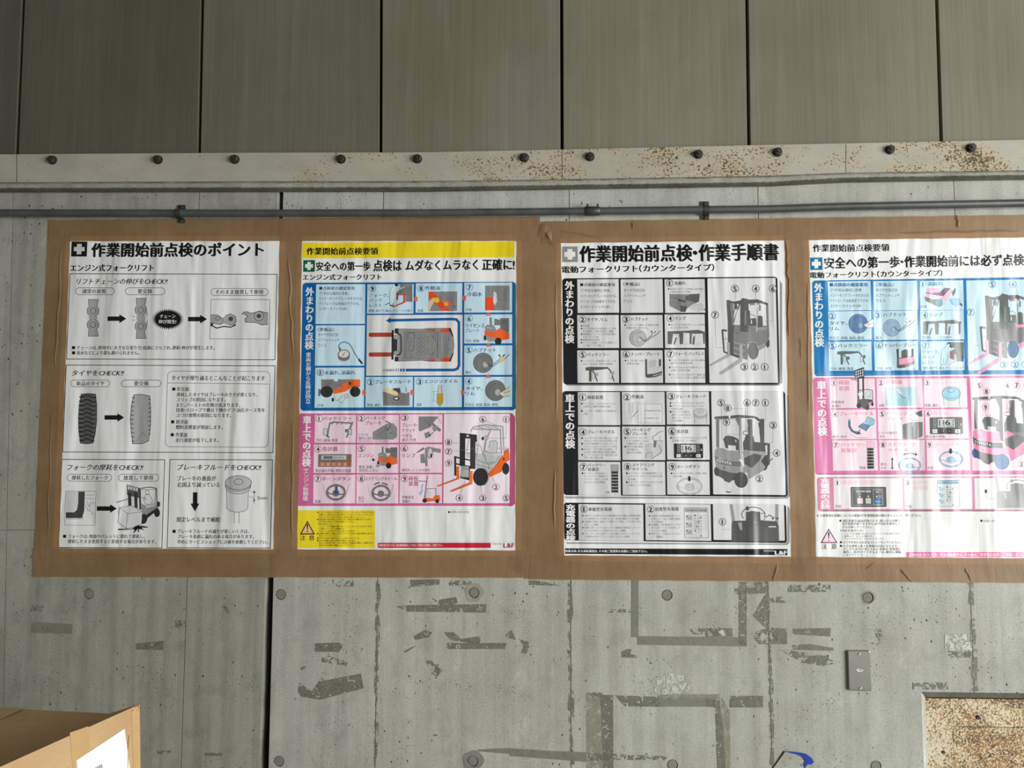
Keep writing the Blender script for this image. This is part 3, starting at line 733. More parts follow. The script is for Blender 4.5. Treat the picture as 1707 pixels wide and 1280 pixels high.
def rnd(X0, Y0, X1, Y1, r):
    if r <= 0: return [(X0, Y0), (X1, Y0), (X1, Y1), (X0, Y1)]
    o = []
    for cx, cy, a0 in ((X0+r, Y0+r, 180), (X1-r, Y0+r, 270), (X1-r, Y1-r, 0), (X0+r, Y1-r, 90)):
        for k in range(6):
            t = R(a0+18*k); o.append((cx+r*math.cos(t), cy+r*math.sin(t)))
    return o
def stroke(pts, w, closed=False):
    out = []; n = len(pts); h = w/2
    for i in range(n if closed else n-1):
        (x0, y0), (x1, y1) = pts[i], pts[(i+1) % n]
        dx, dy = x1-x0, y1-y0; L = math.hypot(dx, dy)
        if L < 1e-9: continue
        dx, dy = dx/L*h, dy/L*h; e = 0.5
        x0 -= dx*e; y0 -= dy*e; x1 += dx*e; y1 += dy*e
        out.append([(x0-dy, y0+dx), (x1-dy, y1+dx), (x1+dy, y1-dx), (x0+dy, y0-dx)])
    return out
def ln(pts, w, c, closed=False): emit(stroke([nm(*p) for p in pts], w/PO_.z[2], closed), c)
def fr(x0, y0, x1, y1, w, c, r=0, fill=None):   # frame
    X0, Y0 = nm(x0, y0); X1, Y1 = nm(x1, y1); o = rnd(X0, Y0, X1, Y1, r/PO_.z[2])
    if fill: emit([o], fill)
    emit(stroke(o, w/PO_.z[2], True), c)
def el(cx, cy, rx, ry, c, n=22, a0=0, a1=360, rot=0):
    X, Y = nm(cx, cy); s = PO_.z[2]; o = []
    for k in range(n+(0 if a1-a0 >= 360 else 1)):
        t = R(a0+(a1-a0)*k/n); u, v = rx*math.cos(t)/s, ry*math.sin(t)/s; q = R(rot)
        o.append((X+u*math.cos(q)-v*math.sin(q), Y+u*math.sin(q)+v*math.cos(q)))
    emit([o], c)
def ring(cx, cy, rx, ry, w, c, n=24, a0=0, a1=360, rot=0):
    X, Y = nm(cx, cy); s = PO_.z[2]; o = []; full = a1-a0 >= 360
    for k in range(n if full else n+1):
        t = R(a0+(a1-a0)*k/n); u, v = rx*math.cos(t)/s, ry*math.sin(t)/s; q = R(rot)
        o.append((X+u*math.cos(q)-v*math.sin(q), Y+u*math.sin(q)+v*math.cos(q)))
    emit(stroke(o, w/s, full), c)
def tx(t, x0, y0, x1, y1=None, h=30, c=K_, b=0, it=0):
    if PO_.cur[0] == 'printed_heading': part('printed_heading')
    X0, Y0 = nm(x0, y0); X1, Y1 = nm(x1, y0 if y1 is None else y1)
    PO_.idx += 1; PO_.jobs.append(('t', PO_.cur, PO_.idx, t, X0, Y0, X1, Y1, h/PO_.z[2], c, b, it))
@own('side_title')
def vt(t, x0, y0, x1, y1, w, c=WH, b=2, hs=0.96):
    X0, Y0 = nm(x0, y0); X1, Y1 = nm(x1, y1)
    PO_.idx += 1; PO_.jobs.append(('v', PO_.cur, PO_.idx, t, X0, Y0, X1, Y1, w/PO_.z[2], c, b, hs))
def num(n, x, y, r=42, c=K_, w=5, fill=None):
    if fill: el(x, y, r, r, fill)
    ring(x, y, r, r, w, c)
    tx(str(n), x-r*(0.22 if n == 1 else 0.40), y, x+r*(0.10 if n == 1 else 0.40), y, r*1.75, c, 0 if n == 1 else 3)
def arrow(x0, y, x1, hs, hh, c=K_):
    k = hh*1.0
    pg([(x0, y-hs/2), (x1-k, y-hs/2), (x1-k, y-hh/2-hs*0.2), (x1, y), (x1-k, y+hh/2+hs*0.2), (x1-k, y+hs/2), (x0, y+hs/2)], c)
@own('cross_emblem')
def cross(x0, y0, x1, y1, bgc, c=WH, m=0.2, t=0.33):
    bx(x0, y0, x1, y1, bgc); w, h = x1-x0, y1-y0
    bx(x0+w*m, y0+h*(.5-t/2), x1-w*m, y1-h*(.5-t/2), c); bx(x0+w*(.5-t/2), y0+h*m, x1-w*(.5-t/2), y1-h*m, c)
def bl(lines, x0, x1, y, dy, h, c=(84, 84, 84), bullets=(), ind=26, bc=K_):
    """small running text: list of (text, end x); indices in `bullets` get a dot"""
    for i, (t, xe) in enumerate(lines):
        yy = y+i*dy
        if i in bullets: el(x0+10, yy, 10, 10, bc, 12)
        tx(t, x0+ind, yy, xe, yy, h, c, 0)
GLY = {}
FULL = lambda ch: ord(ch) >= 0x2000
def build_glyphs(chars):
    obs = []
    for ch in sorted(chars):
        if ch in ' 　' or ch in GLY: continue
        cu = bpy.data.curves.new('g', 'FONT'); cu.body = ch; cu.resolution_u = 2; cu.fill_mode = 'FRONT'
        o = bpy.data.objects.new('g', cu); COL.objects.link(o); obs.append((ch, o, cu))
    dg = bpy.context.evaluated_depsgraph_get()
    for ch, o, cu in obs:
        e = o.evaluated_get(dg); m = e.to_mesh()
        vs = [(v.co.x, v.co.y) for v in m.vertices]; fs = [tuple(p.vertices) for p in m.polygons]
        e.to_mesh_clear()
        if vs:
            xs = [v[0] for v in vs]
            GLY[ch] = (vs, fs, min(xs), max(xs))
    for ch, o, cu in obs: bpy.data.objects.remove(o); bpy.data.curves.remove(cu)
BOLD = {0: [(-.01, 0), (.01, 0)], 1: [(-.024, .004), (.024, -.004)], 2: [(-.046, .010), (.046, -.010), (0, .016), (0, -.016)], 3: [(-.050, .010), (.050, -.010), (-.018, .024), (.018, -.024), (0, .016), (0, -.016)]}
def layout(t):
    pen = 0; out = []
    for ch in t:
        if ch == ' ': pen += 0.3; continue
        if ch not in GLY: pen += 1; continue
        vs, fs, a, b = GLY[ch]
        if FULL(ch):
            if ch in '、。，．・（）「」': out.append((ch, pen-a+0.06)); pen += (b-a)+0.16
            else: out.append((ch, pen)); pen += 1.0
        else: out.append((ch, pen-a+0.03)); pen += (b-a)+0.09
    return out
def finish(po, root):
    """turn the recorded commands into one mesh per printed part"""
    bufs = {}
    def box_(j):
        if j[0] == 'p': xs = [x for q in j[3] for x, y in q]; ys = [y for q in j[3] for x, y in q]; return min(xs), min(ys), max(xs), max(ys)
        if j[0] == 't': return j[4], min(j[5], j[7])-j[8]/2, j[6], max(j[5], j[7])+j[8]/2
        return j[4]-j[8]/2, j[5], j[6]+j[8]/2, j[7]
    jobs2 = []                       # text and small drawings: one part per separate cluster on the sheet
    groups = {}
    for n_, j in enumerate(po.jobs): groups.setdefault(j[1], []).append(n_)
    for key, ids in groups.items():
        if key[0] not in ('printed_text', 'printed_illustration'): continue
        bb = [box_(po.jobs[i]) for i in ids]; par = list(range(len(ids)))
        def find(x):
            while par[x] != x: x = par[x]
            return x
        mg = 3.5 if key[0] == 'printed_text' else 1.5
        for p_ in range(len(ids)):
            for q_ in range(p_):
                A_, B_ = bb[p_], bb[q_]
                if A_[0]-mg < B_[2] and B_[0]-mg < A_[2] and A_[1]-mg < B_[3] and B_[1]-mg < A_[3]: par[find(p_)] = find(q_)
        for p_, i in enumerate(ids):
            j = po.jobs[i]; po.jobs[i] = (j[0], (key[0], key[1], find(p_)))+j[2:]
    bbs = [box_(j) for j in po.jobs]; lay_ = {}          # stacking: one step above whatever it is printed over
    for n_, j in enumerate(po.jobs):
        A_ = bbs[n_]; L_ = 0
        for m_ in range(n_):
            B_ = bbs[m_]
            if A_[0] < B_[2]+.3 and B_[0] < A_[2]+.3 and A_[1] < B_[3]+.3 and B_[1] < A_[3]+.3:
                q_ = lay_[po.jobs[m_][2]]
                if q_ >= L_: L_ = q_+1
        lay_[j[2]] = L_
    def put(key, idx, v2, faces, c, sub=0):
        vs, fs, cs = bufs.setdefault(key, ([], [], [])); b = len(vs)
        off = po.base+0.00004+lay_[idx]*0.000010+sub*0.0000012
        for X, Y in v2:
            px, py = po.fwd(X, Y); vs.append(P(px, py, off)); cs.append(c)
        for f in faces: fs.append(tuple(i+b for i in f))
    for j in po.jobs:
        if j[0] == 'p':
            _, key, idx, polys, c = j; c = lin(c)
            for pi_, pts in enumerate(polys):
                if len(pts) == 4: put(key, idx, pts, [(0, 1, 2, 3)], c, pi_ % 5)
                else:
                    tri = tessellate_polygon([[Vector((x, y, 0)) for x, y in pts]]); put(key, idx, pts, tri, c)
        elif j[0] == 't':
            _, key, idx, t, X0, Y0, X1, Y1, h, c, b, it = j; c = lin(c); lay = layout(t)
            if not lay: continue
            xa = min(p+GLY[ch][2] for ch, p in lay); xb = max(p+GLY[ch][3] for ch, p in lay)
            sx_ = (X1-X0)/(xb-xa); sy_ = h/0.92; sl = (Y1-Y0)/(X1-X0)
            for ch, p in lay:
                vs, fs, _, _ = GLY[ch]
                for bi_, (dx, dy) in enumerate(BOLD[b]):
                    pts = []
                    for x, y in vs:
                        u = X0+(x+dx+p-xa+it*0.22*(y-0.38))*sx_; pts.append((u, Y0+(u-X0)*sl-(y+dy-0.38)*sy_))
                    put(key, idx, pts, fs, c, bi_)
        else:
            _, key, idx, t, X0, Y0, X1, Y1, w, c, b, hs = j; c = lin(c); n = len(t)
            wt = [0.55 if ch in '（）()' else 1.0 for ch in t]; tot = sum(wt); acc = 0
            for ch, q in zip(t, wt):
                f = (acc+q/2)/tot; acc += q
                cx, cy = X0+(X1-X0)*f, Y0+(Y1-Y0)*f; hh = abs(Y1-Y0)/tot*hs
                if ch not in GLY: continue
                vs, fs, a, b_ = GLY[ch]
                for bi_, (dx, dy) in enumerate(BOLD[b]):
                    pts = []
                    for x, y in vs:
                        u, v = x+dx-0.5, y+dy-0.38
                        if ch in '（）()ー':
                            if ch in '()': u = x-(a+b_)/2
                            u, v = v, -u
                            if ch in '（）()': v = v*0.0+(v if abs(v) < 0 else v)*0.9
                        pts.append((cx+u*w/0.92, cy-v*hh/0.92))
                    put(key, idx, pts, fs, c, bi_)
    for key, (vs, fs, cs) in bufs.items():
        o = mk(key[0], vs, fs, 'ink', root)
        me = o.data
        if len(me.vertices) == len(cs):
            ca = me.color_attributes.new('ink', 'FLOAT_COLOR', 'POINT')
            ca.data.foreach_set('color', [v for c in cs for v in c])
def start(name, label, tl, tr, br, bl, ext=(9, 9, 9, 9), base=0.0016):
    """ext: how far the sheet runs on under the tape: left, top, right, bottom"""
    global PO_
    PO_ = Poster(name, tl, tr, br, bl, base)
    c_ = P((tl[0]+br[0])/2, (tl[1]+br[1])/2, base)
    root = tag(empty('poster', (c_.x, c_.y, c_.z)), label, 'poster')
    L, T, Rr, B = ext; x0, x1, y0, y1 = PO_.x0-L, PO_.x1+Rr, PO_.y0-T, PO_.y1+B
    nx, ny = 24, 30; vs, fs = [], []
    for side in (0, 1):
        for j in range(ny+1):
            for i in range(nx+1):
                px, py = PO_.fwd(x0+(x1-x0)*i/nx, y0+(y1-y0)*j/ny); vs.append(P(px, py, base-0.00025*side))
    w = nx+1; n_ = w*(ny+1)
    for j in range(ny):
        for i in range(nx):
            a = j*w+i; fs += [(a, a+1, a+1+w, a+w), (n_+a+w, n_+a+1+w, n_+a+1, n_+a)]
    rim = [i for i in range(nx+1)]+[j*w+nx for j in range(1, ny+1)]+[ny*w+i for i in range(nx-1, -1, -1)]+[j*w for j in range(ny-1, 0, -1)]
    for a, b in zip(rim, rim[1:]+rim[:1]): fs.append((a, n_+a, n_+b, b))
    mk('sheet', vs, fs, 'paper', root)
    return root
POSTERS = []
def done(root): POSTERS.append((PO_, root))
def finish_all():
    chars = set()
    for po, _ in POSTERS:
        for j in po.jobs:
            if j[0] in 'tv': chars |= set(j[3])
    build_glyphs(chars)
    for po, root in POSTERS: finish(po, root)
# ------------------------------------------------------------------ poster 1: black and white, key points
rt = start('poster', 'leftmost poster, black and white, with chain, tyre and fork drawings',
           (118, 402), (467, 403), (454.5, 913.5), (97, 912))
Z(80, 380, 4.2675)
part('printed_heading')
cross(168, 97, 276, 203, K_, (212, 212, 212), 0.15, 0.28)
tx('作業開始前点検のポイント', 312, 157, 1532, 153, 98, K_, 3)
tx('エンジン式フォークリフト', 160, 284, 752, 283, 50, K_, 2)
part('printed_frame')
fr(157, 325, 1614, 937, 5, K_)
fr(130, 975, 1600, 1598, 5, K_)
part('printed_text')
tx('リフトチェーンの伸びをCHECK!!', 205, 380, 850, 379, 42, K_, 1, 1)
@own('caption_frame')
def pill(x0, y0, x1, y1, t, a, b, h=33):
    fr(x0, y0, x1, y1, 3.2, K_, (y1-y0)/2-0.5); tx(t, a, (y0+y1)/2, b, None, h, K_, 1)
pill(197, 425, 472, 475, '通常の状態', 243, 412)
pill(551, 425, 831, 475, '要交換', 638, 742)
pill(1160, 430, 1567, 480, 'そのまま放置して使用', 1192, 1530)
part('printed_illustration')
G1, G2, G3 = gray(166), gray(205), gray(105)
@own('chain_drawing')
def link(x, y0, c1, c2, y1, gap=0):
    o = 3.2
    for (ya, yb, s) in ((y0, c1, 1), (y1, c2, -1)):
        pts = [(x-32, ya), (x+38, ya), (x+31, ya+s*35)]
        a = [(x+42*math.cos(R(t)), yb+s*40*math.sin(R(t))) for t in range(-50, 231, 20)]
        pts += a+[(x-31, ya+s*35)]
        pg(pts, G1); ln(pts, o, K_, True); ring(x, yb, 20, 20, 3, K_)
    pg([(x-30, c1+38), (x+30, c1+38), (x+30, c2-38), (x-30, c2-38)], G1)
link(320, 508, 590, 688, 770); link(660, 500, 583, 700, 786)
ln([(600, 630), (618, 630)], 3, K_); ln([(600, 655), (618, 655)], 3, K_); ln([(706, 600), (706, 628)], 3, K_); ln([(706, 658), (706, 690)], 3, K_)
part('printed_arrow')
arrow(423, 645, 558, 32, 50); part('printed_arrow'); arrow(996, 648, 1132, 32, 50)
part('starburst')
pts = []
for i in range(84):
    t = 2*math.pi*i/84; q = 1.0 if i % 2 == 0 else 0.76
    pts.append((852+118*q*math.cos(t), 649+77*q*math.sin(t)))
pg(pts, K_)
tx('チェーン', 797, 628, 906, None, 28, WH, 1); tx('伸び発生!', 787, 666, 912, None, 28, WH, 1)
part('chain_drawing')
fr(1160, 508, 1572, 790, 3, K_)
pg([(1158, 617), (1205, 617), (1245, 640), (1262, 622), (1300, 610), (1335, 630), (1340, 665), (1325, 690), (1285, 690), (1250, 680), (1225, 690), (1158, 672)], G1)
ln([(1158, 617), (1205, 617), (1245, 650), (1240, 675), (1225, 688), (1158, 672)], 3, K_)
ln([(1158, 690), (1200, 712), (1250, 700), (1300, 705), (1335, 690)], 8, K_); ln([(1262, 622), (1300, 610), (1335, 630), (1340, 665), (1325, 690), (1285, 690)], 3, K_)
ring(1208, 643, 14, 14, 3, K_); el(1300, 646, 16, 16, gray(70)); pg([(1158, 675), (1180, 680), (1160, 705)], K_)
pg([(1385, 600), (1420, 595), (1440, 605), (1480, 600), (1500, 590), (1565, 605), (1565, 685), (1520, 690), (1480, 670), (1405, 668), (1402, 645), (1420, 625), (1400, 612)], G1)
ln([(1380, 612), (1395, 598), (1420, 596), (1440, 606), (1480, 600), (1500, 590), (1565, 605)], 4, K_); ln([(1380, 612), (1400, 612), (1420, 628), (1402, 648), (1405, 670), (1480, 672), (1520, 690), (1565, 685)], 4, K_)
ring(1500, 626, 34, 34, 3, K_); el(1500, 626, 15, 15, gray(60))
part('printed_text')
def sq(x, y, s=11): bx(x-s, y-s, x+s, y+s, K_)
sq(182, 851); tx('チェーンは、使用中に大きな引張り力・屈曲にさらされ、摩耗・伸びが発生します。', 205, 851, 1186, 852, 29, K_, 1)
sq(182, 888); tx('雨水などにより錆も避けられません。', 205, 888, 650, None, 29, K_, 1)
tx('タイヤをCHECK!!', 172, 1031, 538, None, 42, K_, 1, 1)
pill(163, 1081, 438, 1130, '新品のタイヤ', 203, 401); pill(523, 1081, 803, 1130, '要交換', 613, 716)
fr(852, 1018, 1567, 1559, 3, K_, 34)
ln([(850, 1102), (1575, 1110)], 3, K_)
tx('タイヤが摩り減るとこんなことが起こります', 880, 1066, 1543, 1069, 35, K_, 1)
Z(80, 640, 4.2675)
def sl(t, x0, x1, y, h=30): tx(t, x0, y, x1, y+1, h, K_, 1)
sq(895, 36); sl('安全面', 917, 1003, 35)
sl('摩耗したタイヤはブレーキのききが悪くなり、', 917, 1490, 75); sl('スリップの原因になります。', 917, 1262, 111)
sl('また、バーストの危険が高まります。', 914, 1368, 149); sl('段差・スロープで機台下側のデフ・油圧ホース等を', 912, 1543, 185); sl('ぶつけ故障の原因になります。', 912, 1303, 222)
sq(887, 269); sl('経済面', 912, 995, 269); sl('燃料消費量が増加します。', 910, 1243, 307)
sq(884, 361); sl('作業面', 908, 992, 361); sl('走行速度が低下します。', 908, 1212, 399)
part('printed_illustration')
part('tyre_drawing')
t1 = [(237, 72), (290, 67), (338, 72), (347, 150), (347, 260), (335, 360), (320, 420), (275, 426), (230, 420), (218, 330), (216, 240), (222, 150)]
pg(t1, gray(96)); ln(t1, 4, K_, True)
for i in range(11):
    y = 82+i*31
    w0 = 225-4*math.sin(i/10*math.pi)*2; w1 = 343-(i/10)*14
    ln([(w0, y+8), (252, y+10), (268, y-4), (300, y+4), (318, y+16), (w1, y+12)], 6.5, K_)
    pg([(w0, y+4), (250, y+6), (252, y+14), (w0, y+15)], K_)
part('tyre_drawing')
t2 = [(612, 77), (665, 73), (724, 86), (731, 180), (730, 290), (716, 405), (672, 424), (602, 425), (592, 340), (586, 250), (594, 150)]
pg(t2, gray(170)); ln(t2, 4, K_, True)
for i in range(11):
    y = 95+i*31; x = 600-11*math.sin((i+1)/12*math.pi)
    ln([(x, y), (x+18, y+5)], 5, K_)
    if i < 9: ln([(716, y+15), (728, y+13)], 5, K_)
ln([(672, 345), (634, 405)], 2.5, gray(80)); ln([(672, 345), (700, 375)], 2.5, gray(80))
part('printed_arrow')
arrow(402, 238, 542, 32, 48)
part('printed_frame')
fr(98, 536, 810, 1166, 5, K_); fr(868, 537, 1582, 1167, 5, K_)
part('printed_text')
tx('フォークの摩耗をCHECK!!', 138, 592, 675, 593, 44, K_, 1, 1); tx('ブレーキフルードをCHECK!!', 920, 592, 1515, 593, 44, K_, 1, 1)
pill(137, 641, 452, 692, '摩耗したフォーク', 170, 425); pill(503, 641, 788, 692, '放置して使用', 537, 747)
part('printed_illustration')
fr(127, 762, 333, 1004, 2.5, gray(90))
pg([(216, 765), (262, 765), (258, 900), (243, 952), (127, 952), (127, 912), (185, 912), (205, 895), (214, 850)], gray(66))
pg([(130, 766), (214, 766), (210, 880), (185, 908), (130, 908)], gray(206))
for i in range(12): ln([(130+i*10, 962), (142+i*10, 945)], 2.5, K_)
for p in ([(262, 790), (330, 790)], [(262, 812), (330, 818)], [(275, 835), (290, 870), (310, 840), (330, 850)], [(265, 860), (285, 900), (310, 905), (312, 925), (330, 925)], [(300, 850), (296, 900)]): ln(p, 2.5, gray(90))
arrow(347, 886, 490, 32, 48)
part('forklift_drawing')
pg([(560, 716), (650, 738), (650, 812), (562, 790)], gray(92))
for i in range(4): pg([(568+i*19, 724+i*4), (582+i*19, 728+i*4), (582+i*19, 752+i*4), (568+i*19, 748+i*4)], gray(214))
for x in (568, 612): pg([(x, 770), (x+24, 776), (x+26, 905), (x+4, 890)], gray(58))
pg([(646, 745), (660, 748), (664, 895), (650, 890)], gray(70))
ln([(646, 745), (720, 733), (772, 742), (776, 870), (742, 905)], 6, gray(70)); ln([(660, 752), (765, 750)], 3, gray(80))
ln([(768, 745), (760, 870)], 4, gray(90))
el(706, 770, 13, 15, gray(226)); ring(706, 770, 13, 15, 2.5, K_); pg([(694, 788), (722, 786), (745, 830), (730, 862), (690, 850), (680, 820)], gray(222)); ln([(694, 788), (722, 786), (745, 830), (730, 862), (690, 850), (680, 820)], 2.5, K_, True)
ln([(668, 806), (690, 812), (700, 826)], 4, gray(70)); pg([(690, 862), (760, 850), (770, 872), (700, 886)], gray(196)); ln([(690, 862), (760, 850), (770, 872), (700, 886)], 2.5, K_, True)
pg([(664, 850), (690, 862), (700, 886), (780, 874), (782, 900), (690, 962), (668, 950)], gray(150)); pg([(700, 930), (778, 880), (790, 890), (700, 960)], gray(52))
el(680, 960, 26, 36, gray(46), rot=8); el(776, 918, 20, 29, gray(46)); el(785, 855, 13, 20, gray(60))
ln([(488, 842), (580, 815), (580, 860)], 5, gray(60)); ln([(505, 865), (500, 930)], 2.5, gray(110))
pg([(510, 880), (590, 864), (672, 900), (664, 1010), (556, 1028), (498, 985)], gray(224))
ln([(510, 880), (590, 864), (672, 908), (664, 1010), (556, 1028), (498, 985)], 3, gray(70), True); ln([(510, 880), (566, 922), (672, 908)], 3, gray(90)); ln([(566, 922), (556, 1028)], 3, gray(90))
for i, a in enumerate((200, 230, 262, 300, 335, 10, 40)):
    ln([(648, 1015), (648+(46 if i % 2 else 30)*math.cos(R(a))*1.3, 1015+(46 if i % 2 else 30)*abs(math.sin(R(a)))*(1 if i < 3 else -0.2)+6)], 8, K_)
pg([(497, 1030), (600, 1030), (620, 1012), (660, 998), (640, 1018), (700, 1008), (665, 1024), (690, 1040), (640, 1030), (620, 1046), (612, 1034), (500, 1040)], K_)
part('reservoir_drawing')
pg([(1270, 740), (1425, 740), (1422, 885), (1398, 905), (1345, 913), (1295, 905), (1272, 885)], gray(216))
ln([(1270, 740), (1272, 885), (1295, 903), (1345, 913), (1398, 905), (1422, 885), (1427, 740)], 3, K_)
el(1352, 725, 88, 55, gray(200)); ring(1352, 730, 88, 52, 3, K_); el(1354, 702, 92, 50, gray(186)); ring(1354, 702, 92, 50, 3.5, K_)
ring(1356, 696, 31, 21, 3, K_); ring(1352, 712, 92, 50, 3, K_, a0=10, a1=170)
ln([(1325, 912), (1325, 990)], 3, K_); ln([(1360, 912), (1360, 990)], 3, K_)
ln([(1432, 758), (1478, 775)], 2, K_); ln([(1425, 795), (1470, 815)], 2, K_); ln([(1468, 755), (1465, 850)], 2.5, K_)
pg([(1460, 775), (1476, 775), (1468, 755)], K_); pg([(1460, 822), (1474, 822), (1467, 840)], K_)
part('printed_text')
tx('5mm', 1490, 808, 1561, None, 34, gray(60), 0)
tx('ブレーキの液面が', 920, 671, 1196, None, 37, K_, 1); tx('右図より減っている', 920, 716, 1222, None, 37, K_, 1); tx('規定レベルまで補給', 914, 964, 1226, None, 37, K_, 1)
pg([(1031, 770), (1063, 770), (1062, 850), (1077, 850), (1045, 907), (1013, 850), (1030, 850)], K_)
sq(118, 1083); tx('フォークは、地面やパレットに擦れて摩耗し、', 145, 1083, 690, 1084, 29, K_, 1); tx('摩耗したまま使用すると折損する場合があります。', 142, 1119, 770, 1121, 29, K_, 1)
sq(897, 1048); tx('ブレーキフルードの減りが著しいときは、', 920, 1048, 1430, None, 29, K_, 1); tx('ブレーキ系統に漏れのある場合があります。', 922, 1085, 1466, None, 29, K_, 1); tx('早めにサービスショップに点検を依頼してください。', 920, 1122, 1563, 1124, 29, K_, 1)
done(rt)
# ------------------------------------------------------------------ poster 2: yellow, blue and pink panels, engine forklift
rt = start('poster', 'colour poster with yellow title bar and orange forklift, second from left',
           (504, 402), (861.5, 400), (859.5, 917.5), (495, 917.5))
YE, BLU, PBL, PNK, PPK = (238, 214, 34), (0, 92, 160), (196, 222, 236), (204, 98, 150), (240, 212, 226)
ORG, GR, DK, RED = (236, 104, 34), gray(140), gray(52), (200, 32, 62)
NV = (26, 66, 112)
part('printed_panel')
Z(490, 390, 7.53)
bx(107, 110, 2768, 292, YE)
part('printed_heading')
tx('作業開始前点検要領', 160, 217, 1055, 215, 90, K_, 2)
cross(117, 328, 262, 474, (0, 96, 58), WH, 0.16, 0.3)
tx('安全への第一歩', 280, 407, 958, 403, 112, K_, 3); tx('点検は', 1000, 398, 1350, 396, 140, K_, 3); tx('ムダなくムラなく', 1402, 396, 2308, 384, 132, K_, 3)
tx('正確に!', 2365, 385, 2767, 383, 138, K_, 3)
tx('エンジン式フォークリフト', 112, 543, 1098, 540, 74, K_, 2)
part('printed_panel')
# blue block: 105..(D 1350) x 612 .. (E 1085)
Z(490, 390, 7.53)
fr(112, 616, 2775, 2208, 8, BLU, 40, BLU)
pg([(2700, 612), (2745, 612), (2785, 650), (2785, 2190), (2750, 2212), (2700, 2212)], (0, 92, 130))
bx(278, 632, 890, 1128, PBL); bx(272, 1148, 883, 1652, PBL); bx(268, 1678, 878, 2178, PBL)
bx(922, 632, 1500, 998, PBL); bx(1530, 620, 2112, 986, PBL); bx(2138, 612, 2738, 984, PBL)
bx(918, 1018, 2112, 1775, gray(226)); bx(902, 1795, 1490, 2172, PBL); bx(1510, 1795, 2108, 2172, PBL)
bx(2138, 1010, 2738, 1372, PBL); bx(2138, 1400, 2738, 1768, PBL); bx(2138, 1794, 2738, 2168, PBL)
part('printed_text')
vt('外まわりの点検', 200, 668, 190, 1450, 98, WH, 2); vt('（車両左側から反時計回り）', 182, 1462, 176, 2155, 60, WH, 1)
tx('■点検前の確認事項', 318, 680, 762, None, 44, NV, 1)
for i, (t, x) in enumerate((('ア）平坦な場所に停車。', 690), ('イ）パーキングブレーキをかける。', 865), ('ウ）フォークは床面まで下げる。', 830), ('エ）キースイッチOFF。', 682))): tx(t, 316, 746+i*64, x, None, 40, gray(60), 0)
num(9, 984, 685, 42, K_); 
for i, (t, x) in enumerate((('フォーク、', 1190), ('バック', 1105), ('レスト', 1105))): tx(t, 945, 770+i*62, x, None, 50, NV, 0)
tx('損傷、曲がり、緩み、チェーンの張り', 938, 962, 1484, None, 34, K_, 0)
part('printed_illustration')
pg([(1330, 632), (1487, 632), (1487, 850), (1400, 850), (1400, 770), (1310, 770), (1285, 740), (1340, 680)], gray(122))
for i in range(6): ln([(1340+i*25, 640), (1345+i*24, 750)], 3, gray(84))
ln([(1400, 690), (1487, 690)], 4, gray(80)); ln([(1410, 760), (1487, 760)], 4, gray(80))
pg([(1245, 650), (1290, 640), (1320, 680), (1395, 655), (1390, 668), (1300, 710), (1275, 740), (1260, 860), (1240, 890), (1205, 880), (1200, 760), (1215, 690)], (200, 226, 226)); ln([(1245, 650), (1215, 690), (1200, 760), (1205, 880)], 4, K_); ln([(1320, 684), (1390, 662)], 4, K_)
pg([(1265, 630), (1300, 630), (1318, 648), (1295, 668), (1270, 650)], K_); el(1300, 665, 14, 14, gray(226))
pg([(1285, 735), (1308, 735), (1308, 820), (1285, 838)], (188, 40, 60)); pg([(1370, 740), (1398, 740), (1398, 862), (1250, 920), (1250, 905), (1370, 850)], (206, 70, 60))
ln([(1145, 888), (1200, 866)], 8, K_); ln([(1205, 890), (1250, 910)], 14, K_); ln([(1250, 870), (1240, 900)], 8, K_)
Z(680, 390, 7.53)
part('printed_text')
num(8, 165, 680, 42, NV); tx('作動油', 218, 680, 402, 676, 54, NV, 1); tx('油量', 120, 960, 190, None, 34, K_)
num(7, 772, 668, 42, NV); tx('冷却水', 740, 756, 930, None, 56, NV, 1); tx('水量', 725, 950, 800, None, 34, K_)
part('printed_illustration')
part('oil_drawing')
bx(258, 722, 618, 966, gray(134))
pg([(258, 722), (320, 722), (530, 966), (440, 966), (258, 800)], (226, 74, 30)); pg([(455, 850), (480, 822), (500, 850), (570, 862), (540, 905), (480, 900), (440, 870)], (230, 96, 70)); el(482, 878, 22, 22, (236, 204, 90)); el(482, 878, 8, 8, K_)
pg([(258, 850), (318, 800), (330, 850), (300, 900), (270, 966), (258, 966)], (214, 196, 150)); pg([(318, 800), (380, 800), (400, 840), (360, 868), (325, 845)], (220, 196, 50))
ln([(360, 730), (430, 820), (520, 800), (600, 930)], 3, gray(90)); ln([(430, 730), (560, 870)], 3, gray(100)); el(585, 912, 18, 18, gray(110))
part('printed_illustration')
bx(968, 648, 1276, 958, gray(134)); pg([(970, 795), (1066, 795), (1068, 870), (1092, 958), (970, 958)], (226, 74, 34)); pg([(1076, 720), (1112, 740), (1118, 850), (1090, 895), (1070, 850)], gray(216))
for i in range(5): ln([(1010+i*55, 655), (1000+i*58, 700+i*14), (1040+i*50, 780)], 3, gray(96))
ln([(1130, 820), (1250, 830), (1200, 760), (1240, 690)], 4, gray(90)); ln([(1120, 900), (1260, 935)], 3, gray(96))
num(6, 768, 1060, 42, NV)
part('printed_text')
tx('ライセンス', 722, 1148, 958, None, 56, NV, 1); tx('プレート', 722, 1212, 895, None, 52, NV, 1)
part('printed_illustration')
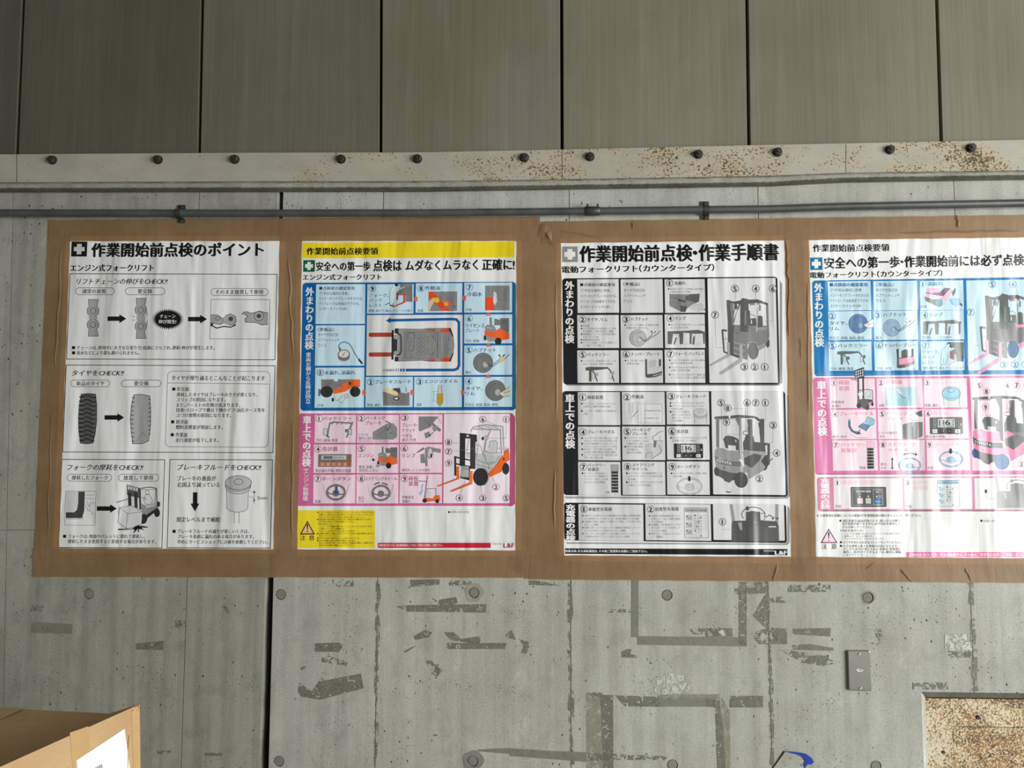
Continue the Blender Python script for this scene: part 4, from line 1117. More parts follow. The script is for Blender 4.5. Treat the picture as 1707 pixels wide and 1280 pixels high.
# little truck, rear three-quarter
@own('forklift_drawing')
def rearmini(bx_, by, s, oc):
    q = lambda pts: [(bx_+x*s, by+y*s) for x, y in pts]
    pg(q([(70, 0), (95, 0), (100, 110), (72, 110)]), gray(120)); pg(q([(130, 15), (200, 30), (205, 100), (130, 100)]), gray(118)); pg(q([(202, 10), (315, 10), (315, 190), (202, 190)]), gray(110))
    pg(q([(10, 120), (40, 92), (120, 100), (150, 140), (150, 190), (20, 180)]), gray(140)); pg(q([(8, 165), (120, 190), (190, 135), (320, 200), (320, 270), (180, 300), (60, 290), (10, 250)]), oc)
    pg(q([(15, 215), (60, 245), (140, 250), (150, 300), (60, 305), (15, 270)]), gray(150)); el(bx_+178*s, by+300*s, 42*s, 46*s, gray(34)); el(bx_+12*s, by+258*s, 16*s, 34*s, gray(34))
    ln(q([(30, 130), (120, 140)]), 5*s, gray(216)); ln(q([(215, 40), (300, 90)]), 4*s, gray(60)); ln(q([(215, 80), (300, 30)]), 4*s, gray(60))
rearmini(955, 1046, 1.0, (234, 96, 36))
Z(680, 540, 7.53)
part('printed_text')
tx('汚れ、損傷', 722, 212, 896, None, 36, K_)
num(5, 765, 325, 42, NV); tx('ハブナット', 822, 328, 1108, 326, 50, NV, 1); tx('緩み', 722, 606, 796, None, 36, K_)
num(4, 763, 718, 42, NV); tx('タイヤ、', 728, 808, 935, None, 54, NV, 1); tx('リム', 728, 870, 835, None, 52, NV, 1); tx('空気圧、損傷、亀裂、摩耗', 716, 1012, 1130, None, 36, K_)
part('printed_illustration')
@own('tyre_drawing')
def tyre(x, y, rx, ry, c, hub=(190, 190, 188), dark=gray(60), tool=True, s=1.0):
    el(x, y, rx, ry, c); ring(x, y, rx, ry, 4*s, dark); ring(x+rx*.06, y+ry*.04, rx*.72, ry*.72, 3*s, dark, a0=130, a1=300)
    for a in range(110, 250, 14):
        ln([(x+rx*.84*math.cos(R(a)), y+ry*.84*math.sin(R(a))), (x+rx*.95*math.cos(R(a)), y+ry*.95*math.sin(R(a)))], 4*s, dark)
    hx, hy = x+rx*.24, y+ry*.18
    el(hx, hy, rx*.30, ry*.32, hub); ring(hx, hy, rx*.30, ry*.32, 4*s, dark); ring(hx, hy, rx*.17, ry*.18, 4*s, dark)
    if tool:
        for p in ([(hx, hy-ry*.25), (x+rx*.85, y+ry*.35)], [(x+rx*.75, y+ry*.38), (x+rx*1.7, y-ry*.35)], [(x+rx*.95, y+ry*.42), (x+rx*1.75, y-ry*.15)], [(x+rx*1.75, y-ry*.15), (x+rx*2.3, y-ry*.45), (x+rx*2.7, y-ry*.85)], [(x+rx*1.7, y-ry*.35), (x+rx*1.75, y-ry*.6), (x+rx*1.6, y-ry*.8)], [(x+rx*1.95, y-ry*.6), (x+rx*2.2, y-ry*.85)]): ln(p, 8*s, dark)
@own('hand_drawing')
def handon(x, y, s=1.0, dark=gray(50), sk=(214, 204, 186)):
    pg([(x, y), (x+40*s, y-8*s), (x+70*s, y-30*s), (x+140*s, y-70*s), (x+140*s, y+40*s), (x+60*s, y+50*s), (x+20*s, y+30*s)], sk)
    for p in ([(x, y), (x+40*s, y-8*s), (x+70*s, y-30*s), (x+140*s, y-78*s)], [(x+20*s, y+30*s), (x+60*s, y+55*s), (x+140*s, y+42*s)], [(x+60*s, y+12*s), (x+140*s, y-20*s)], [(x, y), (x+20*s, y+30*s)]): ln(p, 5*s, dark)
tyre(943, 487, 122, 125, gray(116)); el(1180, 445, 34, 38, (214, 190, 150)); ln([(1160, 400), (1145, 380)], 8, NV); ln([(1200, 405), (1215, 382)], 10, K_)
tyre(1098, 835, 126, 130, gray(112), tool=False); handon(1140, 860, 1.0)
for (x, y, d) in ((1010, 262, 'u'), (1008, 655, 'u'), (700, 860, 'r'), (65, 858, 'r')):
    c_ = (228, 104, 78)
    if d == 'u': pg([(x-36, y+22), (x, y-30), (x+36, y+22)], c_)
    else: pg([(x-34, y-32), (x-10, y-32), (x+24, y), (x-10, y+32), (x-34, y+32)], c_)
Z(680, 390, 7.53)
pg([(1010-36, 1024), (1010, 975), (1046, 1024)], (228, 104, 78)); pg([(120, 790), (95, 785), (68, 815), (95, 850), (120, 845)], (228, 104, 78)); pg([(732, 775), (705, 770), (674, 805), (705, 838), (725, 838)], (228, 104, 78))
Z(680, 540, 7.53)
part('printed_text')
num(3, 146, 722, 42, NV); tx('エンジンオイル', 203, 722, 626, 716, 50, NV, 1); tx('油量', 103, 1012, 172, None, 34, K_)
part('printed_illustration')
pg([(385, 762), (422, 762), (430, 860), (374, 860)], gray(196)); ln([(385, 762), (374, 860), (366, 880), (366, 990), (400, 1030), (438, 990), (438, 880), (430, 860), (422, 762)], 5, K_)
pg([(368, 866), (436, 866), (436, 990), (402, 1026), (370, 990)], (206, 164, 40)); ln([(388, 870), (388, 1000)], 5, (120, 92, 20)); ln([(418, 870), (418, 1000)], 5, (120, 92, 20)); ln([(303, 845), (372, 845)], 3, NV); ln([(303, 967), (366, 967)], 3, NV); ln([(324, 850), (324, 962)], 4, NV)
Z(490, 540, 7.53)
part('printed_text')
tx('（準備品）', 300, 70, 500, None, 46, NV, 1)
for i, (t, x) in enumerate((('タイヤ空気圧計', 558), ('ハブナットレンチ', 570), ('ウエス', 405))): tx(t, 302, 134+i*66, x, None, 42, gray(60), 0)
num(1, 332, 610, 42, NV, fill=gray(190)); tx('水漏れ、油漏れ', 385, 612, 768, 608, 52, NV, 1); tx('目視', 296, 1020, 368, None, 34, K_)
num(2, 963, 728, 42, NV); tx('ブレーキフルード', 1018, 728, 1468, 722, 52, NV, 1); tx('液量、漏れ', 915, 1016, 1088, None, 36, K_)
part('printed_illustration')
part('pressure_gauge_drawing')
ln([(568, 320), (562, 270), (590, 235), (640, 225), (690, 245), (725, 290), (750, 350), (790, 410), (820, 450)], 10, NV); ln([(815, 445), (855, 495)], 24, gray(46)); pg([(565, 290), (580, 290), (598, 330), (570, 340)], gray(110))
el(626, 420, 74, 46, gray(120)); bx(552, 378, 700, 425, gray(120)); el(626, 380, 74, 58, gray(130)); el(626, 376, 62, 46, gray(220)); ring(626, 380, 74, 58, 5, gray(60)); ln([(600, 410), (640, 350)], 5, (180, 40, 40)); ln([(620, 400), (632, 360)], 5, K_)
for a in range(180, 361, 30): ln([(626+50*math.cos(R(a)), 378+36*math.sin(R(a))), (626+60*math.cos(R(a)), 378+44*math.sin(R(a)))], 3, K_)
part('leak_check_drawing')
pg([(340, 695), (500, 695), (510, 720), (548, 720), (550, 695), (730, 695), (700, 760), (600, 800), (500, 850), (345, 820)], gray(122)); ln([(390, 715), (400, 770), (470, 740), (470, 700)], 4, gray(70))
pg([(730, 695), (832, 695), (832, 790), (720, 800), (640, 850), (500, 880), (485, 850), (640, 740)], ORG); ln([(735, 700), (735, 780), (832, 780)], 4, (150, 60, 20)); el(703, 745, 17, 24, gray(60))
el(410, 850, 78, 72, gray(40)); el(768, 850, 66, 66, gray(40)); bx(305, 815, 332, 905, gray(110)); ln([(560, 765), (640, 800)], 3, gray(60))
pg([(505, 880), (600, 860), (660, 850), (690, 880), (680, 920), (640, 940), (605, 990), (520, 950)], (208, 226, 222)); ln([(505, 885), (520, 950), (605, 992), (660, 900)], 4, gray(70)); ln([(545, 960), (620, 900)], 4, gray(70)); el(655, 905, 26, 30, gray(196)); ring(655, 905, 26, 30, 4, gray(100)); el(488, 950, 15, 26, K_)
part('printed_illustration')
pg([(1115, 850), (1240, 815), (1330, 830), (1345, 860), (1410, 870), (1450, 850), (1450, 1025), (1120, 1025)], gray(128)); pg([(1250, 805), (1330, 802), (1340, 850), (1290, 900), (1245, 850)], gray(70))
pg([(1115, 820), (1180, 800), (1250, 830), (1300, 855), (1310, 880), (1290, 905), (1220, 880), (1120, 845)], (228, 204, 160)); el(1285, 935, 38, 24, K_); el(1285, 935, 24, 13, gray(216)); ln([(1400, 850), (1405, 790), (1420, 860)], 5, gray(90))
for p in ([(1150, 880), (1180, 1010)], [(1200, 900), (1240, 1000)], [(1360, 890), (1350, 1000)], [(1390, 880), (1385, 990)]): ln(p, 4, gray(84))
c_ = (228, 104, 78); pg([(858, 832), (890, 832), (912, 862), (888, 892), (858, 890)], c_)
# big arrow round the plan view
part('printed_panel')
ln([(1215, -46), (1990, -62)], 34, BLU); ln([(1990, -62), (2040, -56), (2070, -20)], 34, BLU); ln([(2070, -25), (2072, 520)], 34, BLU); ln([(2072, 515), (2055, 560), (2010, 577)], 34, BLU); ln([(2012, 577), (1410, 578)], 34, BLU)
pg([(1150, -42), (1215, -82), (1215, -10)], BLU)
for x in (1280, 1305, 1332, 1366): bx(x, 560, x+(10 if x < 1320 else 24), 597, BLU)
part('printed_text')
tx('点検順序', 1112, 580, 1268, None, 38, K_)
part('printed_illustration')
part('forklift_plan_drawing')
for y in (135, 383): fr(940, y-24, 1235, y+24, 4, (120, 44, 30), 22, (186, 66, 44))
bx(1227, 75, 1250, 448, gray(36)); bx(1264, 55, 1310, 118, gray(36)); bx(1264, 408, 1310, 470, gray(36))
body = [(1310, 58), (1600, 64), (1700, 52), (1965, 52), (2000, 150), (2011, 260), (2000, 380), (1965, 470), (1700, 470), (1600, 458), (1310, 470)]
pg(body, gray(140)); ln(body, 4, gray(70), True)
pg([(1845, 58), (1965, 52), (1980, 100), (1845, 106)], (216, 76, 44)); pg([(1845, 425), (1980, 425), (1965, 470), (1845, 466)], (216, 76, 44)); pg([(1610, 72), (1770, 62), (1770, 92)], (190, 70, 62)); pg([(1610, 458), (1770, 440), (1770, 468)], (190, 70, 62))
pg([(1940, 52), (1965, 52), (2000, 150), (1990, 160)], K_); pg([(1945, 470), (1965, 470), (2004, 370), (1992, 366)], K_)
bx(1240, 182, 1300, 342, gray(44)); 
for y in (165, 365): el(1285, y, 38, 30, gray(150)); ring(1285, y, 38, 30, 4, gray(60))
ln([(1290, 118), (1330, 130), (1345, 170), (1345, 340), (1330, 380), (1290, 395)], 16, gray(36))
for i in range(5):
    for x in (1545, 1600): fr(x, 130+i*56, x+42, 170+i*56, 4, gray(76), 10)
fr(1665, 155, 1690, 235, 4, gray(76), 10); fr(1665, 300, 1690, 382, 4, gray(76), 10)
ln([(1390, 110), (1390, 430)], 4, gray(80)); ln([(1410, 110), (1410, 430)], 4, gray(80)); ln([(1360, 105), (1800, 100)], 4, gray(80)); ln([(1360, 430), (1800, 430)], 4, gray(80)); ln([(1805, 100), (1805, 420)], 8, gray(60)); ln([(1835, 70), (1835, 455)], 4, gray(70))
ln([(1715, 130), (1780, 200), (1790, 260), (1780, 320), (1715, 400)], 4, gray(70)); ring(1760, 155, 20, 20, 4, gray(70)); ring(1760, 378, 20, 20, 4, gray(70)); ring(1470, 150, 40, 36, 4, gray(70)); ring(1470, 300, 36, 40, 4, gray(70)); fr(1425, 110, 1515, 210, 4, gray(80)); ln([(1430, 240), (1515, 230), (1460, 420), (1515, 400)], 4, gray(80)); ln([(1870, 110), (1870, 420)], 3, gray(110)); el(1945, 195, 12, 12, gray(120)); el(1945, 318, 12, 12, gray(120))

# pink block
Z(490, 680, 5.12)
part('printed_panel')
fr(38, 50, 1868, 832, 6, PNK, 26, PNK)
pg([(1835, 46), (1862, 46), (1888, 76), (1888, 815), (1862, 838), (1835, 838)], (176, 80, 120))
P2 = PPK
bx(180, 60, 528, 296, P2); bx(542, 60, 895, 296, P2); bx(908, 55, 1265, 294, P2)
bx(172, 312, 524, 554, P2); bx(538, 312, 892, 554, P2); bx(906, 310, 1264, 552, P2)
bx(168, 570, 522, 814, P2); bx(536, 568, 890, 814, P2); bx(904, 566, 1262, 812, P2); bx(1282, 52, 1840, 812, (238, 224, 234))
part('printed_text')
PT = (150, 60, 100)
vt('車上での点検', 112, 66, 106, 500, 68, WH, 2); vt('（エンジン始動後）', 103, 500, 98, 808, 42, WH, 1)
def pl_(n, x, y, t, xa, xb, h=34, c=PT): num(n, x, y, 28, (110, 40, 70), 4, (236, 222, 230)); tx(t, xa, y-1, xb, None, h, c, 1)
pl_(1, 215, 90, 'バックミラー', 248, 490); pl_(2, 575, 87, 'パーキング', 610, 778); tx('ブレーキ', 610, 128, 745, None, 34, PT, 1)
pl_(4, 206, 350, '各計器', 243, 372, 38); num(5, 577, 348, 28, (110, 40, 70), 4, P2); tx('エンジン', 552, 405, 678, None, 36, PT, 1)
pl_(7, 203, 604, 'ホーンボタン', 238, 488, 36); pl_(8, 575, 604, 'ステアリングホイール', 608, 880, 34)
num(3, 946, 82, 28, (110, 40, 70), 4, P2)
for i, (t, x) in enumerate((('ブレーキ・', 1056), ('クラッチ', 1035), ('ペダル', 1010))): tx(t, 920, 146+i*45, x, None, 36, PT, 1)
num(6, 943, 346, 28, (110, 40, 70), 4, P2); tx('ランプ', 918, 406, 1036, None, 36, PT, 1)
num(9, 945, 602, 28, (110, 40, 70), 4, P2); tx('荷役', 978, 602, 1062, None, 40, PT, 1); tx('装置', 978, 645, 1062, None, 40, PT, 1)
for t, x0, x1, y in (('汚れ、破損、角度', 190, 374, 275), ('レバーの', 553, 634, 228), ('操作力、効き', 553, 664, 258), ('各計器の作動、燃料の残量', 182, 487, 535), ('異音、振動、', 554, 680, 503), ('排気色、におい', 554, 720, 533), ('音量', 178, 228, 797), ('遊び、', 550, 604, 768), ('ガタ', 550, 594, 797), ('遊び、作用', 922, 1040, 272), ('球切れ、レンズの割れ', 920, 1166, 530), ('作動具合', 922, 1024, 762), ('油漏れ', 922, 995, 795)): tx(t, x0, y, x1, None, 27, K_, 0)
tx('（あらかじめブレーキペダルを踏む）', 552, 283, 812, None, 15, K_, 0)
part('printed_illustration')
ln([(285, 245), (305, 130), (340, 120), (500, 130)], 13, gray(120)); 
for i in range(5): ln([(320+i*42, 140), (345+i*40, 118)], 8, gray(130))
ln([(498, 128), (470, 190), (450, 250)], 14, gray(120)); fr(253, 175, 283, 230, 4, gray(90), 4, (200, 214, 220)); fr(465, 180, 492, 226, 4, gray(90), 4, (200, 214, 220)); bx(436, 180, 462, 208, gray(110)); ln([(278, 235), (300, 250)], 12, gray(90))
part('lever_drawing')
pg([(672, 205), (800, 130), (850, 130), (880, 170), (880, 245), (850, 270), (672, 270)], gray(140)); ln([(780, 165), (805, 190), (830, 130)], 8, gray(90)); ln([(780, 110), (820, 128)], 8, gray(70)); ln([(700, 240), (830, 160), (860, 260)], 3, gray(96)); el(826, 214, 7, 7, gray(80))
part('printed_illustration')
bx(207, 394, 490, 502, gray(112)); bx(235, 405, 445, 440, gray(204)); bx(250, 410, 330, 435, gray(110)); tx('10000.0', 340, 422, 430, None, 22, gray(90)); bx(450, 400, 480, 462, (170, 96, 70)); bx(215, 460, 488, 498, (176, 110, 84))
for i in range(5): bx(230+i*48, 468, 258+i*48, 492, (206, 160, 130))
rearmini(712, 330, 0.54, (232, 104, 44)); el(716, 494, 17, 14, gray(160)); pg([(662, 440), (678, 428), (692, 442), (678, 456)], K_)
@own('steering_wheel_drawing')
def wheel(x, y, rx, ry, c, dk, s=1.0):
    ring(x, y, rx, ry, 15*s, c, 30); ring(x, y, rx+7*s, ry+7*s, 3*s, dk, 30); ring(x, y, rx-8*s, ry-8*s, 3*s, dk, 30)
    ln([(x-rx+6*s, y+ry*.05), (x-rx*.35, y+ry*.30)], 12*s, c); ln([(x+rx*.92, y+ry*.25), (x+rx*.3, y+ry*.30)], 12*s, c)
    el(x, y+ry*.1, rx*.36, ry*.42, c); ring(x, y+ry*.1, rx*.36, ry*.42, 3*s, dk); el(x-rx*.95, y+ry*.1, 12*s, 12*s, c); ring(x-rx*.95, y+ry*.1, 12*s, 12*s, 3*s, dk); ring(x, y, rx*.22, ry*.16, 2*s, dk)
ln([(245, 640), (265, 740), (300, 790)], 3, gray(150)); ln([(470, 650), (440, 760)], 5, gray(150))
wheel(358, 720, 76, 62, gray(128), gray(70)); pg([(352, 668), (372, 668), (374, 705), (388, 720), (362, 740), (336, 720), (350, 705)], (70, 96, 140))
ln([(630, 650), (645, 740), (690, 795)], 3, gray(150)); ln([(850, 650), (820, 760)], 5, gray(150))
wheel(742, 725, 72, 62, gray(128), gray(70)); ln([(685, 655), (705, 642), (730, 638)], 9, K_); ln([(752, 640), (778, 646), (798, 658)], 9, K_)
Z(680, 680, 5.12)
pg([(92, 72), (262, 72), (218, 125), (190, 165), (140, 185), (105, 200), (92, 190)], gray(128)); pg([(215, 125), (285, 185), (270, 205), (205, 150)], gray(120)); pg([(138, 215), (180, 200), (198, 240), (150, 262)], gray(130)); pg([(205, 165), (245, 150), (262, 185), (222, 205)], gray(140)); ln([(250, 80), (285, 130)], 4, gray(150)); ln([(140, 100), (200, 160)], 4, gray(84)); ln([(180, 236), (215, 210)], 6, K_)
pg([(70, 380), (130, 335), (145, 350), (80, 385)], gray(120)); pg([(105, 395), (140, 390), (150, 470), (108, 470)], gray(130)); pg([(145, 345), (175, 330), (280, 350), (280, 385), (210, 372), (165, 380), (168, 495), (148, 495)], gray(136)); el(188, 385, 26, 48, gray(150)); pg([(180, 350), (200, 345), (208, 400), (190, 430), (172, 400)], gray(210)); pg([(192, 390), (206, 388), (204, 425), (190, 420)], K_)
pg([(100, 722), (118, 690), (112, 692), (114, 660), (124, 640), (136, 662), (128, 665), (126, 705), (132, 705), (106, 752), (88, 716)], (140, 186, 210))
ln([(92, 622), (160, 628), (166, 580)], 6, gray(90)); ln([(166, 580), (140, 775)], 8, gray(100)); ln([(158, 690), (240, 686), (238, 745)], 5, gray(80)); ln([(165, 700), (150, 770)], 4, gray(90)); el(188, 735, 16, 24, (200, 214, 210)); pg([(150, 765), (215, 770), (225, 748), (270, 742), (278, 790), (160, 802)], (230, 110, 54)); el(143, 790, 19, 19, gray(40)); el(250, 795, 17, 17, gray(40))
part('forklift_drawing')
LG = gray(176)
for p in ([(535, 205), (560, 165), (660, 145), (808, 160)], [(535, 215), (500, 370)], [(808, 160), (820, 400)], [(790, 175), (800, 400)], [(560, 175), (790, 185)], [(600, 160), (700, 190)], [(640, 150), (745, 185)], [(690, 148), (780, 180)]): ln(p, 9, LG)
for p in ([(535, 198), (556, 158), (662, 140), (812, 155), (824, 400)], [(560, 182), (786, 190), (796, 395)]): ln(p, 3, gray(90))
ln([(705, 195), (668, 270), (645, 400), (635, 520)], 11, LG); ln([(700, 195), (662, 275), (640, 400), (630, 520)], 3, gray(90))
pg([(690, 320), (700, 285), (750, 278), (765, 300), (760, 370), (790, 400), (740, 410), (650, 395), (640, 365), (700, 350)], gray(206)); ln([(690, 345), (700, 285), (750, 278), (765, 300), (755, 375)], 4, gray(90)); ln([(640, 365), (700, 385), (790, 380)], 4, gray(90))
pg([(490, 380), (520, 375), (650, 395), (740, 410), (810, 400), (790, 440), (720, 530), (680, 560), (580, 520), (580, 440), (500, 420)], gray(196))
for p in ([(580, 320), (620, 325), (640, 400)], [(575, 300), (610, 315)], [(600, 340), (580, 420)], [(580, 440), (660, 470), (740, 460)], [(580, 480), (720, 520)], [(650, 395), (680, 480), (740, 470), (780, 410)], [(690, 480), (690, 520)], [(490, 382), (580, 400)]): ln(p, 3.5, gray(96))
pg([(740, 500), (800, 415), (822, 400), (822, 365), (858, 345), (865, 440), (830, 470), (800, 545), (700, 590), (682, 560)], ORG); ln([(740, 500), (800, 415), (822, 400), (822, 365), (858, 345), (865, 440), (830, 470)], 3, (130, 60, 20)); ln([(824, 385), (862, 372)], 3, (130, 60, 20)); el(818, 436, 8, 12, gray(50)); pg([(822, 365), (858, 345), (830, 335), (740, 340)], gray(190))
el(835, 518, 30, 50, gray(44)); el(620, 588, 64, 76, gray(44)); ring(640, 588, 48, 70, 3, gray(70), a0=-80, a1=80)
bx(443, 215, 488, 495, gray(38)); bx(533, 235, 575, 520, gray(38)); pg([(443, 212), (588, 228), (590, 290), (575, 290), (573, 250), (443, 235)], gray(38)); bx(488, 240, 533, 260, gray(46)); bx(500, 230, 520, 245, gray(200))
pg([(395, 410), (412, 412), (412, 580), (395, 576)], gray(38)); pg([(395, 410), (535, 440), (535, 452), (395, 424)], gray(38)); pg([(410, 470), (535, 495), (535, 508), (410, 482)], gray(38)); pg([(445, 575), (550, 600), (550, 625), (445, 598)], gray(38)); bx(455, 495, 520, 530, gray(150)); bx(450, 530, 520, 590, gray(170)); bx(520, 500, 530, 600, gray(50))
pg([(412, 500), (436, 498), (438, 605), (415, 612)], ORG); pg([(415, 598), (438, 606), (260, 672), (242, 664)], (214, 104, 58)); pg([(525, 540), (552, 535), (552, 640), (525, 650)], ORG); pg([(525, 632), (552, 648), (375, 716), (352, 708)], (214, 104, 58))
el(638, 260, 10, 15, gray(40)); el(665, 255, 18, 18, gray(196)); ring(665, 255, 18, 18, 3, gray(110)); el(598, 318, 15, 15, gray(196))
CC = (90, 40, 70)
for p in ([(838, 128), (838, 258), (690, 258)], [(638, 128), (638, 235)], [(662, 110), (760, 150)], [(378, 297), (450, 300)], [(378, 370), (600, 345)], [(378, 467), (395, 465)], [(445, 740), (490, 615)], [(632, 738), (620, 665)], [(745, 645), (720, 590)], [(840, 738), (838, 570)], [(510, 575), (490, 615)]): ln(p, 2.5, gray(120))
part('printed_text')
for n, x, y in ((6, 640, 97), (1, 838, 97), (8, 347, 292), (7, 347, 370), (9, 347, 470), (4, 438, 768), (3, 639, 768), (2, 752, 674), (5, 839, 768)): num(n, x, y, 27, CC, 4, (240, 222, 232))
part('printed_panel')
Z(490, 680, 5.12)
bx(30, 872, 690, 1196, YE, 14)
fr(715, 866, 1290, 1140, 2, gray(190)); fr(1302, 868, 1870, 1140, 2, gray(190))
bx(715, 1150, 1680, 1194, RED)
part('printed_text')
pg([(115, 960), (180, 1080), (50, 1080)], (60, 20, 20)); pg([(115, 978), (164, 1070), (66, 1070)], (226, 190, 130)); pg([(108, 990), (122, 990), (118, 1040), (112, 1040)], K_); el(115, 1054, 6, 6, K_)
tx('注', 52, 1108, 98, None, 44, K_, 1); tx('意', 128, 1108, 174, None, 44, K_, 1)
RW = (110, 30, 20)
yy = 890
for t, x0, x1, c_ in (('●エンジンが掛かっているとき、ラジエーターキャップをはずすのは', 197, 680, RW), ('危険です。点検はエンジンが冷えてから行ってください。キャップを', 212, 680, RW), ('はずすときは、ゆっくりまわし内圧を抜いてください。', 212, 600, RW), ('●油圧系統の油温が高いとき、熱いガスが噴き出す危険がありますから、', 197, 660, K_), ('必ず内圧を逃がしてから点検してください。', 212, 520, K_), ('（内圧の逃がし方）', 205, 325, K_), ('1. フォークを地面に降ろす。　2. キースイッチをOFFにする。', 215, 668, K_), ('3. 操作レバーを2～3回動かす。', 215, 432, K_), ('4. キャップをはずすときは、ゆっくりまわす。', 215, 528, K_), ('●点検を実施する際は、必ずエンジンを止め、火気を絶対に近づけ', 197, 680, K_), ('ないでください。', 212, 385, K_), ('●タイヤ空気圧は指定以上に上げないでください。', 197, 560, K_), ('●小さな故障も重大な事故の原因となります。', 197, 528, K_), ('少しでも異常が感じられる車両は、管理者に報告し、修理が完了', 212, 680, K_), ('するまでは、絶対に運転しないでください。', 212, 510, K_)):
    tx(t, x0, yy, x1, None, 15.5, c_, 1); yy += 20.1
tx('定期検査（年次・月次）、安全運転講習会、その他のご要望はお気軽にご用命下さい。', 722, 1171, 1270, None, 22, WH, 0)
el(1324, 888, 9, 9, K_); tx('お問い合わせ先', 1337, 888, 1496, None, 20, gray(50), 0)
tx('TOYOTA', 1691, 1160, 1776, None, 22, K_, 0); tx('L&F', 1789, 1170, 1879, None, 52, (170, 34, 44), 2)
done(rt)
# ------------------------------------------------------------------ shared drawings of the electric truck
def xf(sx_, ox, sy_, oy):
    """scaled copies of the drawing commands"""
    q = lambda pts: [(x*sx_+ox, y*sy_+oy) for x, y in pts]
    return (lambda pts, c: pg(q(pts), c)), (lambda pts, w, c, cl=False: ln(q(pts), w, c, cl)), (lambda x, y, rx, ry, c, rot=0: el(x*sx_+ox, y*sy_+oy, rx*sx_, ry*sy_, c, rot=rot)), (lambda x, y, rx, ry, w, c, a0=0, a1=360: ring(x*sx_+ox, y*sy_+oy, rx*sx_, ry*sy_, w, c, a0=a0, a1=a1))
@own('forklift_drawing')
def truck_front(T, dk, md, lt, fork, tyre_c, bodyc, bg_):
    g, l, e, rg = xf(*T)
    g([(1160, 470), (1265, 420), (1285, 480), (1240, 520), (1165, 565)], bodyc); e(1278, 462, 24, 60, gray(84))
    g([(845, 232), (935, 240), (1130, 250), (1290, 245), (1300, 380), (1275, 450), (1160, 500), (1020, 480), (900, 600), (845, 560)], md)
    g([(1120, 270), (1210, 268), (1265, 262), (1270, 300), (1140, 305)], lt if bodyc == md else bodyc)
    g([(1135, 170), (1160, 130), (1195, 122), (1215, 150), (1218, 262), (1150, 270)], dk); e(1180, 150, 36, 30, dk)
    g([(1255, -38), (1284, -30), (1292, 240), (1300, 370), (1278, 370), (1265, 240)], md); l([(1150, 20), (1140, 320)], 17, lt)
    g([(845, -55), (940, -72), (1040, -80), (1150, -84), (1284, -34), (1284, -8), (1150, -44), (1045, -30), (850, -20)], dk); g([(1045, -30), (1150, -44), (1180, -36), (1170, -18), (1060, -8)], md)
    g([(1170, -20), (1192, -10), (1190, 60), (1168, 62)], md); g([(1116, -36), (1146, -34), (1146, 12), (1116, 10)], gray(214)); l([(1116, -14), (1146, -12)], 3, gray(100))
    l([(1030, 120), (1060, 106), (1110, 120), (1125, 140)], 7, dk); g([(1035, 160), (1130, 150), (1140, 250), (1030, 245)], dk); g([(1068, 165), (1080, 180), (1082, 225), (1066, 222)], gray(206)); g([(1000, 50), (1030, 60), (1034, 110), (1006, 96)], gray(200)); g([(1004, -10), (1030, -6), (1026, 40), (1002, 34)], gray(200))
    g([(758, -74), (804, -76), (806, -66), (846, -58), (858, 300), (852, 610), (780, 590), (776, 200)], dk); g([(805, -30), (845, -40), (850, 240), (835, 250)], md)
    l([(930, -40), (905, 40), (855, 200)], 15, dk); e(878, 10, 22, 34, dk); g([(930, 20), (934, 238), (850, 236), (895, 60)], bg_); l([(870, -30), (860, 50), (846, 120)], 9, dk)
    g([(935, -70), (965, -102), (1035, -84), (1040, 60), (1055, 60), (1058, 150), (1040, 250), (1020, 500), (1030, 670), (1000, 672), (920, 640), (930, 300)], dk); g([(990, 60), (1010, 62), (1006, 240), (986, 240)], md)
    g([(850, 310), (1030, 330), (1020, 640), (1000, 670), (850, 620)], md); 
    for i in range(5): l([(855, 455+i*34), (1000, 490+i*40)], 6, dk if i % 2 else gray(180))
    g([(696, 298), (715, 290), (770, 300), (770, 322), (722, 318), (742, 590), (720, 578)], dk); g([(722, 565), (925, 620), (925, 660), (725, 585)], dk); l([(735, 410), (775, 415)], 6, dk); l([(850, 330), (930, 345)], 8, dk)
    e(1096, 565, 66, 102, tyre_c); rg(1096, 565, 66, 102, 3, gray(70)); l([(1020, 470), (1060, 455), (1120, 455), (1155, 490)], 6, lt); g([(985, 520), (1025, 530), (1030, 670), (990, 665)], lt if bodyc == md else md)
    g([(773, 458), (803, 455), (806, 612), (800, 632), (775, 625)], fork); g([(778, 602), (806, 612), (800, 636), (560, 756), (545, 742)], fork); g([(922, 488), (960, 482), (963, 660), (955, 690), (924, 690)], fork); g([(924, 660), (962, 672), (955, 700), (700, 862), (672, 856), (670, 838)], fork)
    l([(778, 602), (545, 742)], 2.5, gray(90)); l([(924, 662), (670, 838)], 2.5, gray(90)); l([(773, 460), (775, 604)], 2.5, gray(90)); l([(922, 490), (924, 662)], 2.5, gray(90))
